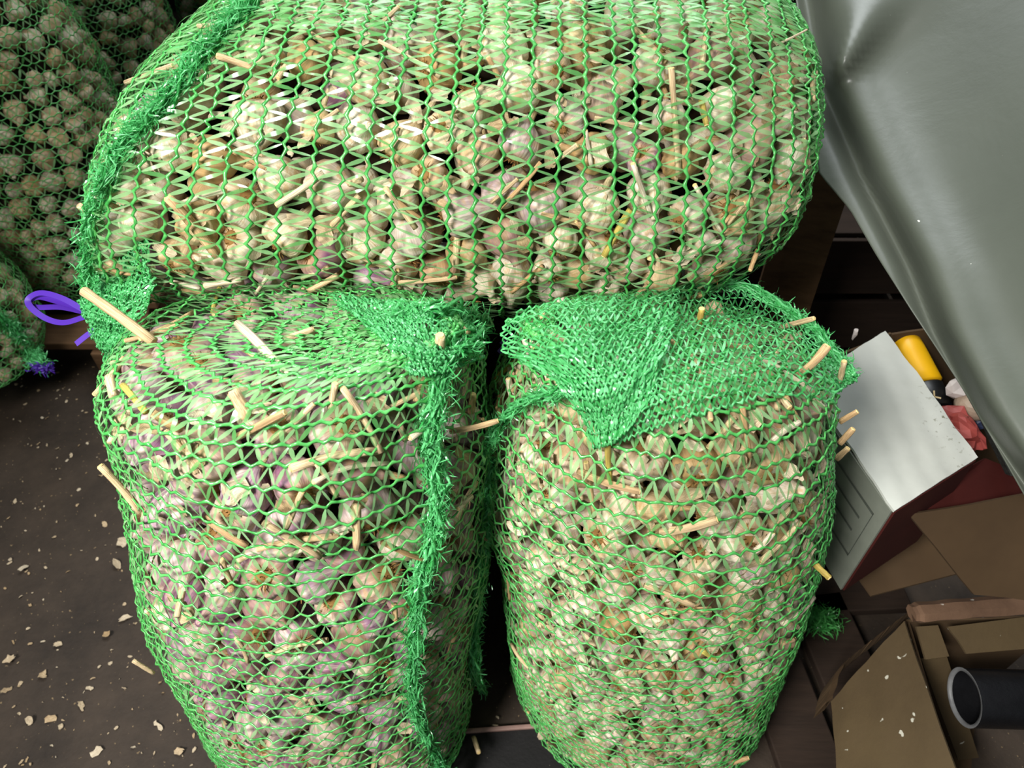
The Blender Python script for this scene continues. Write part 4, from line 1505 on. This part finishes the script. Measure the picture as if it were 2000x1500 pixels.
# gold letters on the black cap
mid = c0 + (c1 - c0) * .55 + (Vector(CAMP) - c0).normalized() * 0.0262
zax = (Vector(CAMP) - mid).normalized(); xax = Vector((.8, .55, 0)); xax = (xax - zax * xax.dot(zax)).normalized(); yax = zax.cross(xax)
def letter(name, strokes):
    bm = bmesh.new()
    for (x0, y0, x1, y1) in strokes:
        p = Vector(((x0 + x1) / 2, (y0 + y1) / 2, 0)); L = math.hypot(x1 - x0, y1 - y0)
        box_bm(bm, p, (L + .0018, .0022, .0012), Matrix.Rotation(math.atan2(y1 - y0, x1 - x0), 3, 'Z'))
    bmesh.ops.transform(bm, matrix=Matrix.Translation(mid - Vector(root.location)) @ Matrix((xax, yax, zax)).transposed().to_4x4(), verts=bm.verts[:])
    bm_obj(name, bm, M['gold'], root)['label'] = 'gold printed letter'
ro = [(-.009 + .0055 * math.cos(a * math.pi / 4), .007 * math.sin(a * math.pi / 4)) for a in range(9)]
letter('letter', [(*ro[i], *ro[i + 1]) for i in range(8)])
letter('letter', [(.001, -.007, .011, .007), (.001, .007, .011, -.007)])

# crumpled things
def lump(name, loc, s, mat, label, cat, seed, rough=.25, sub=3, parent=None, flatten=1):
    bm = bmesh.new()
    bmesh.ops.create_icosphere(bm, subdivisions=sub, radius=1)
    r = random.Random(seed)
    ph = [Vector((r.uniform(-1, 1), r.uniform(-1, 1), r.uniform(-1, 1))).normalized() for _ in range(14)]
    for v in bm.verts:
        k = 1.0
        for p in ph:
            k -= rough * max(0, v.co.dot(p) - .72)
        k += r.uniform(-.03, .03) * rough * 3
        v.co = Vector((v.co.x * s[0], v.co.y * s[1], v.co.z * s[2])) * k
    o = bm_obj(name, bm, mat)
    o.location = loc
    return tag(o, label, cat)


lump('paper_bundle', Pz(1872, 752, .56), (.028, .022, .022), M['white'], 'white crumpled paper bundle beside the yellow bottle', 'paper', 3, .9, 2)
lump('round_jar', Pz(1903, 790, .54), (.030, .028, .024), M['white2'], 'rounded beige jar under the edge of the grey sheet', 'jar', 4, .1)
lump('blue_packet', Pz(1915, 818, .50), (.035, .03, .018), M['blue'], 'dark blue film packet below the beige jar', 'packet', 5, .8)
o = lump('red_plastic_bag', Pz(1872, 835, .535), (.042, .065, .030), M['red'], 'crumpled red plastic bag tucked along the white box', 'bag', 6, 1.0)
o.rotation_euler = (0, 0, math.radians(35))
lump('white_knot', Pz(1671, 652, .60), (.005, .006, .014), M['white'], 'tiny white twist on the carton rim', 'string', 8, .9, 2)

# lower right carton with folded flaps and pipe
Zr = 0.36
root = empty('open_carton', Pz(1850, 1380, 0.02), 'open cardboard box with torn flaps at the bottom right corner', 'box')
sheet('outer_flap', [Pz(1765, 1212, Zr), Pz(1885, 1560, Zr - .02), Pz(1640, 1560, .22), Pz(1622, 1370, .22)], 0.005, M['card'], root, 8, 0.003)
# rolled lip along the back
lp = [Pz(1780, 1198, Zr + .02), Pz(1850, 1192, Zr + .02), Pz(1930, 1186, Zr + .02), Pz(2080, 1178, Zr + .02)]
V, Q, UV = tube_np(catmull([tuple(p) for p in lp], np.linspace(0, 3, 30)), .0165 * (1 + .04 * np.sin(np.arange(30) * .7)) * np.where(np.arange(30) < 2, .85, 1), 7, True, .75)
link('rolled_lip', npmesh('rolled_lip', V - np.array(root.location), Q, False), root, M['card_red'])
lp = catmull([tuple(p) for p in [Pz(1785, 1186, Zr + .02), Pz(1735, 1225, Zr - .01), Pz(1680, 1268, Zr - .05), Pz(1635, 1310, Zr - .08), Pz(1612, 1375, Zr - .12)]], np.linspace(0, 4, 40))
rt_ = np.random.default_rng(3)
bm = bmesh.new(); prev = None
for q in lp:
    q = Vector(q); hgt = .05 + rt_.uniform(0, .01); jx = rt_.uniform(-.0012, .0012)
    cur = [bm.verts.new(q + Vector((jx, jx, 0)) - Vector(root.location)), bm.verts.new(q + Vector((.014 + jx, .009, -.002)) - Vector(root.location)),
           bm.verts.new(q + Vector((.017, .010, -hgt)) - Vector(root.location)), bm.verts.new(q + Vector((-.004, -.003, -hgt)) - Vector(root.location))]
    if prev:
        for a_ in range(4):
            bm.faces.new([prev[a_], prev[(a_ + 1) % 4], cur[(a_ + 1) % 4], cur[a_]])
    prev = cur
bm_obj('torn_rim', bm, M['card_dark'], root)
sheet('inner_flap', [Pz(1790, 1224, Zr - .01), Pz(1832, 1221, Zr - .01), Pz(1854, 1282, Zr - .03), Pz(1808, 1288, Zr - .03)], 0.004, M['card'], root)
sheet('inner_flap', [Pz(1852, 1224, Zr - .01), Pz(2070, 1196, Zr - .01), Pz(2070, 1262, Zr - .03), Pz(1888, 1277, Zr - .03)], 0.004, M['card'], root, 4, .002)
sheet('inner_panel', [Pz(1800, 1290, Zr - .08), Pz(1850, 1284, Zr - .08), Pz(1912, 1480, .06), Pz(1872, 1485, .06)], 0.004, M['card'], root)
q1, q2, q3, q4 = Pz(1770, 1210, Zr - .03), Pz(2080, 1200, Zr - .03), Pz(2080, 1620, Zr - .04), Pz(1890, 1620, Zr - .04)
dn = Vector((0, 0, -.30))
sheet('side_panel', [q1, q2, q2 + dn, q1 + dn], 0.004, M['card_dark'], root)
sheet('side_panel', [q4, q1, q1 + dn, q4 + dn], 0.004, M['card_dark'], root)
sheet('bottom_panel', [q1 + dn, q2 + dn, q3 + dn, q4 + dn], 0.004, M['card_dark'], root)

# pipe
pc = Pz(1884, 1362, .305); pe = pc + (Vector((1.0, -0.02, -0.03)).normalized()) * 0.55
root = empty('pipe', pc, 'black plastic pipe lying in the bottom right cardboard box, open end showing', 'pipe')
axp = (pe - pc).normalized(); qp = axp.to_track_quat('Z', 'Y').to_matrix()
bm = bmesh.new()
seg = 40; R0, R1 = 0.041, 0.037
rings = []
for (zz, rr) in ((0, R0), (.55, R0), (.55, R1), (0, R1)):
    rings.append([bm.verts.new(qp @ Vector((rr * math.cos(2 * math.pi * i / seg), rr * math.sin(2 * math.pi * i / seg), zz))) for i in range(seg)])
for a in (0, 1, 2):
    for i in range(seg):
        j = (i + 1) % seg
        bm.faces.new([rings[a][i], rings[a][j], rings[a + 1][j], rings[a + 1][i]])
bm_obj('pipe_wall', bm, M['pipe'], root, True)
bm = bmesh.new()
ra = [bm.verts.new(qp @ Vector((R0 * 1.01 * math.cos(2 * math.pi * i / seg), R0 * 1.01 * math.sin(2 * math.pi * i / seg), -.0008))) for i in range(seg)]
rb_ = [bm.verts.new(qp @ Vector((R1 * .99 * math.cos(2 * math.pi * i / seg), R1 * .99 * math.sin(2 * math.pi * i / seg), -.0008))) for i in range(seg)]
rc_ = [bm.verts.new(qp @ Vector((R1 * .99 * math.cos(2 * math.pi * i / seg), R1 * .99 * math.sin(2 * math.pi * i / seg), .004))) for i in range(seg)]
for i in range(seg):
    j = (i + 1) % seg
    bm.faces.new([ra[i], ra[j], rb_[j], rb_[i]]); bm.faces.new([rb_[i], rb_[j], rc_[j], rc_[i]])
bm_obj('pipe_rim', bm, M['pipe_rim'], root, True)['label'] = 'worn light grey rim'

# boards on the floor at the right
sp = [(tuple(Pz(1560, 1440, .04)), (.11, .5, .022), .12), (tuple(Pz(1560, 1440, .04) + Vector((.13, .02, 0))), (.11, .5, .022), .12),
      (tuple(Pz(1600, 1160, .04)), (.34, .09, .022), .05), (tuple(Pz(1600, 1160, .04) + Vector((0.02, .13, 0))), (.34, .09, .022), .05)]
planks('pallet', 'dark wooden boards low on the floor right of the right standing sack', 'pallet', sp, M['wood_dark'])
# net scrap
d = fuzz([Pz(1575, 1215, .09), Pz(1600, 1205, .10), Pz(1625, 1220, .09)], .022, 500, .03, .0025, 171, 3)
o = link('net_scrap', npmesh('net_scrap', d[0], d[1], True, {'rnd': d[2]}), None, M['cord'])
tag(o, 'dim tuft of green net on the boards right of the sacks', 'net scrap')

# black mat with pinkish edge in the gap between the sacks
root = empty('floor_mat', (0, .50, 0), 'black mat with a pinkish edge on the floor between the standing sacks', 'mat')
bm = bmesh.new(); box_bm(bm, Vector((.12, -.40, .004)), (.5, .78, .006), None, .001); bm_obj('mat_sheet', bm, M['mat'], root)
bm = bmesh.new(); box_bm(bm, Vector((.12, -.006, .006)), (.5, .008, .012), None, .002); bm_obj('edge_strip', bm, M['pink'], root)
root.location = Pz(960, 1421, .008)
root.rotation_euler = (0, 0, math.radians(4))

# ------------------------------------------------------------------ litter on the floor
r = np.random.default_rng(55)
n = 700
P = np.stack([r.uniform(-1.35, -0.35, n), r.uniform(0.05, 1.45, n), r.uniform(0.001, .003, n)], 1)
P2 = np.stack([r.uniform(-0.1, 0.3, 60), r.uniform(0.2, .5, 60), np.full(60, .010)], 1)
P = np.vstack([P, P2])
V, Q, UV, Rn = flakes(P, np.tile([0, 0, 1.0], (len(P), 1)), 0.0042, 56, .25)
V[:, 2] = np.maximum(V[:, 2], .0015)
o = link('garlic_skin_crumbs', npmesh('garlic_skin_crumbs', V, Q, False, {'rnd': Rn}, UV), None, M['husk'])
tag(o, 'fine crumbs of garlic skin scattered over the dark floor', 'litter', None, 'stuff')
FL = [(30, 980), (50, 1112), (270, 820), (285, 818), (140, 890), (245, 1210), (330, 1212), (318, 1270), (160, 1380), (175, 1345), (60, 1410), (120, 1420), (190, 1470),
      (380, 1465), (205, 1025), (230, 1105), (60, 1258), (20, 1290), (115, 1260), (240, 1060), (400, 1140), (375, 1325), (100, 1405), (350, 1470), (310, 1420), (20, 1100),
      (15, 1350), (85, 1320), (210, 1240), (250, 955), (330, 900), (420, 1360)]
FLO = []
for i, (x, y) in enumerate(FL):
    V, Q, UV, Rn = flakes(np.zeros((1, 3)), np.array([[0, 0, 1.0]]), 0.011, 400 + i, .3)
    V[:, 2] -= V[:, 2].min() - .001
    o = link('garlic_skin_flake', npmesh('garlic_skin_flake', V, Q, True, {'rnd': Rn}, UV), None, M['husk'])
    o.location = Pz(x, y, 0.0005)
    part = 'near the back left' if y < 900 else ('beside the left standing sack' if x > 200 else 'by the left edge') if y < 1250 else ('in the bottom left corner' if x < 200 else 'low beside the left standing sack')
    tag(o, 'pale garlic skin flake on the dark floor ' + part, 'garlic skin', 'garlic skin flakes on the floor')
    FLO.append((o, x))
single_out(FLO)
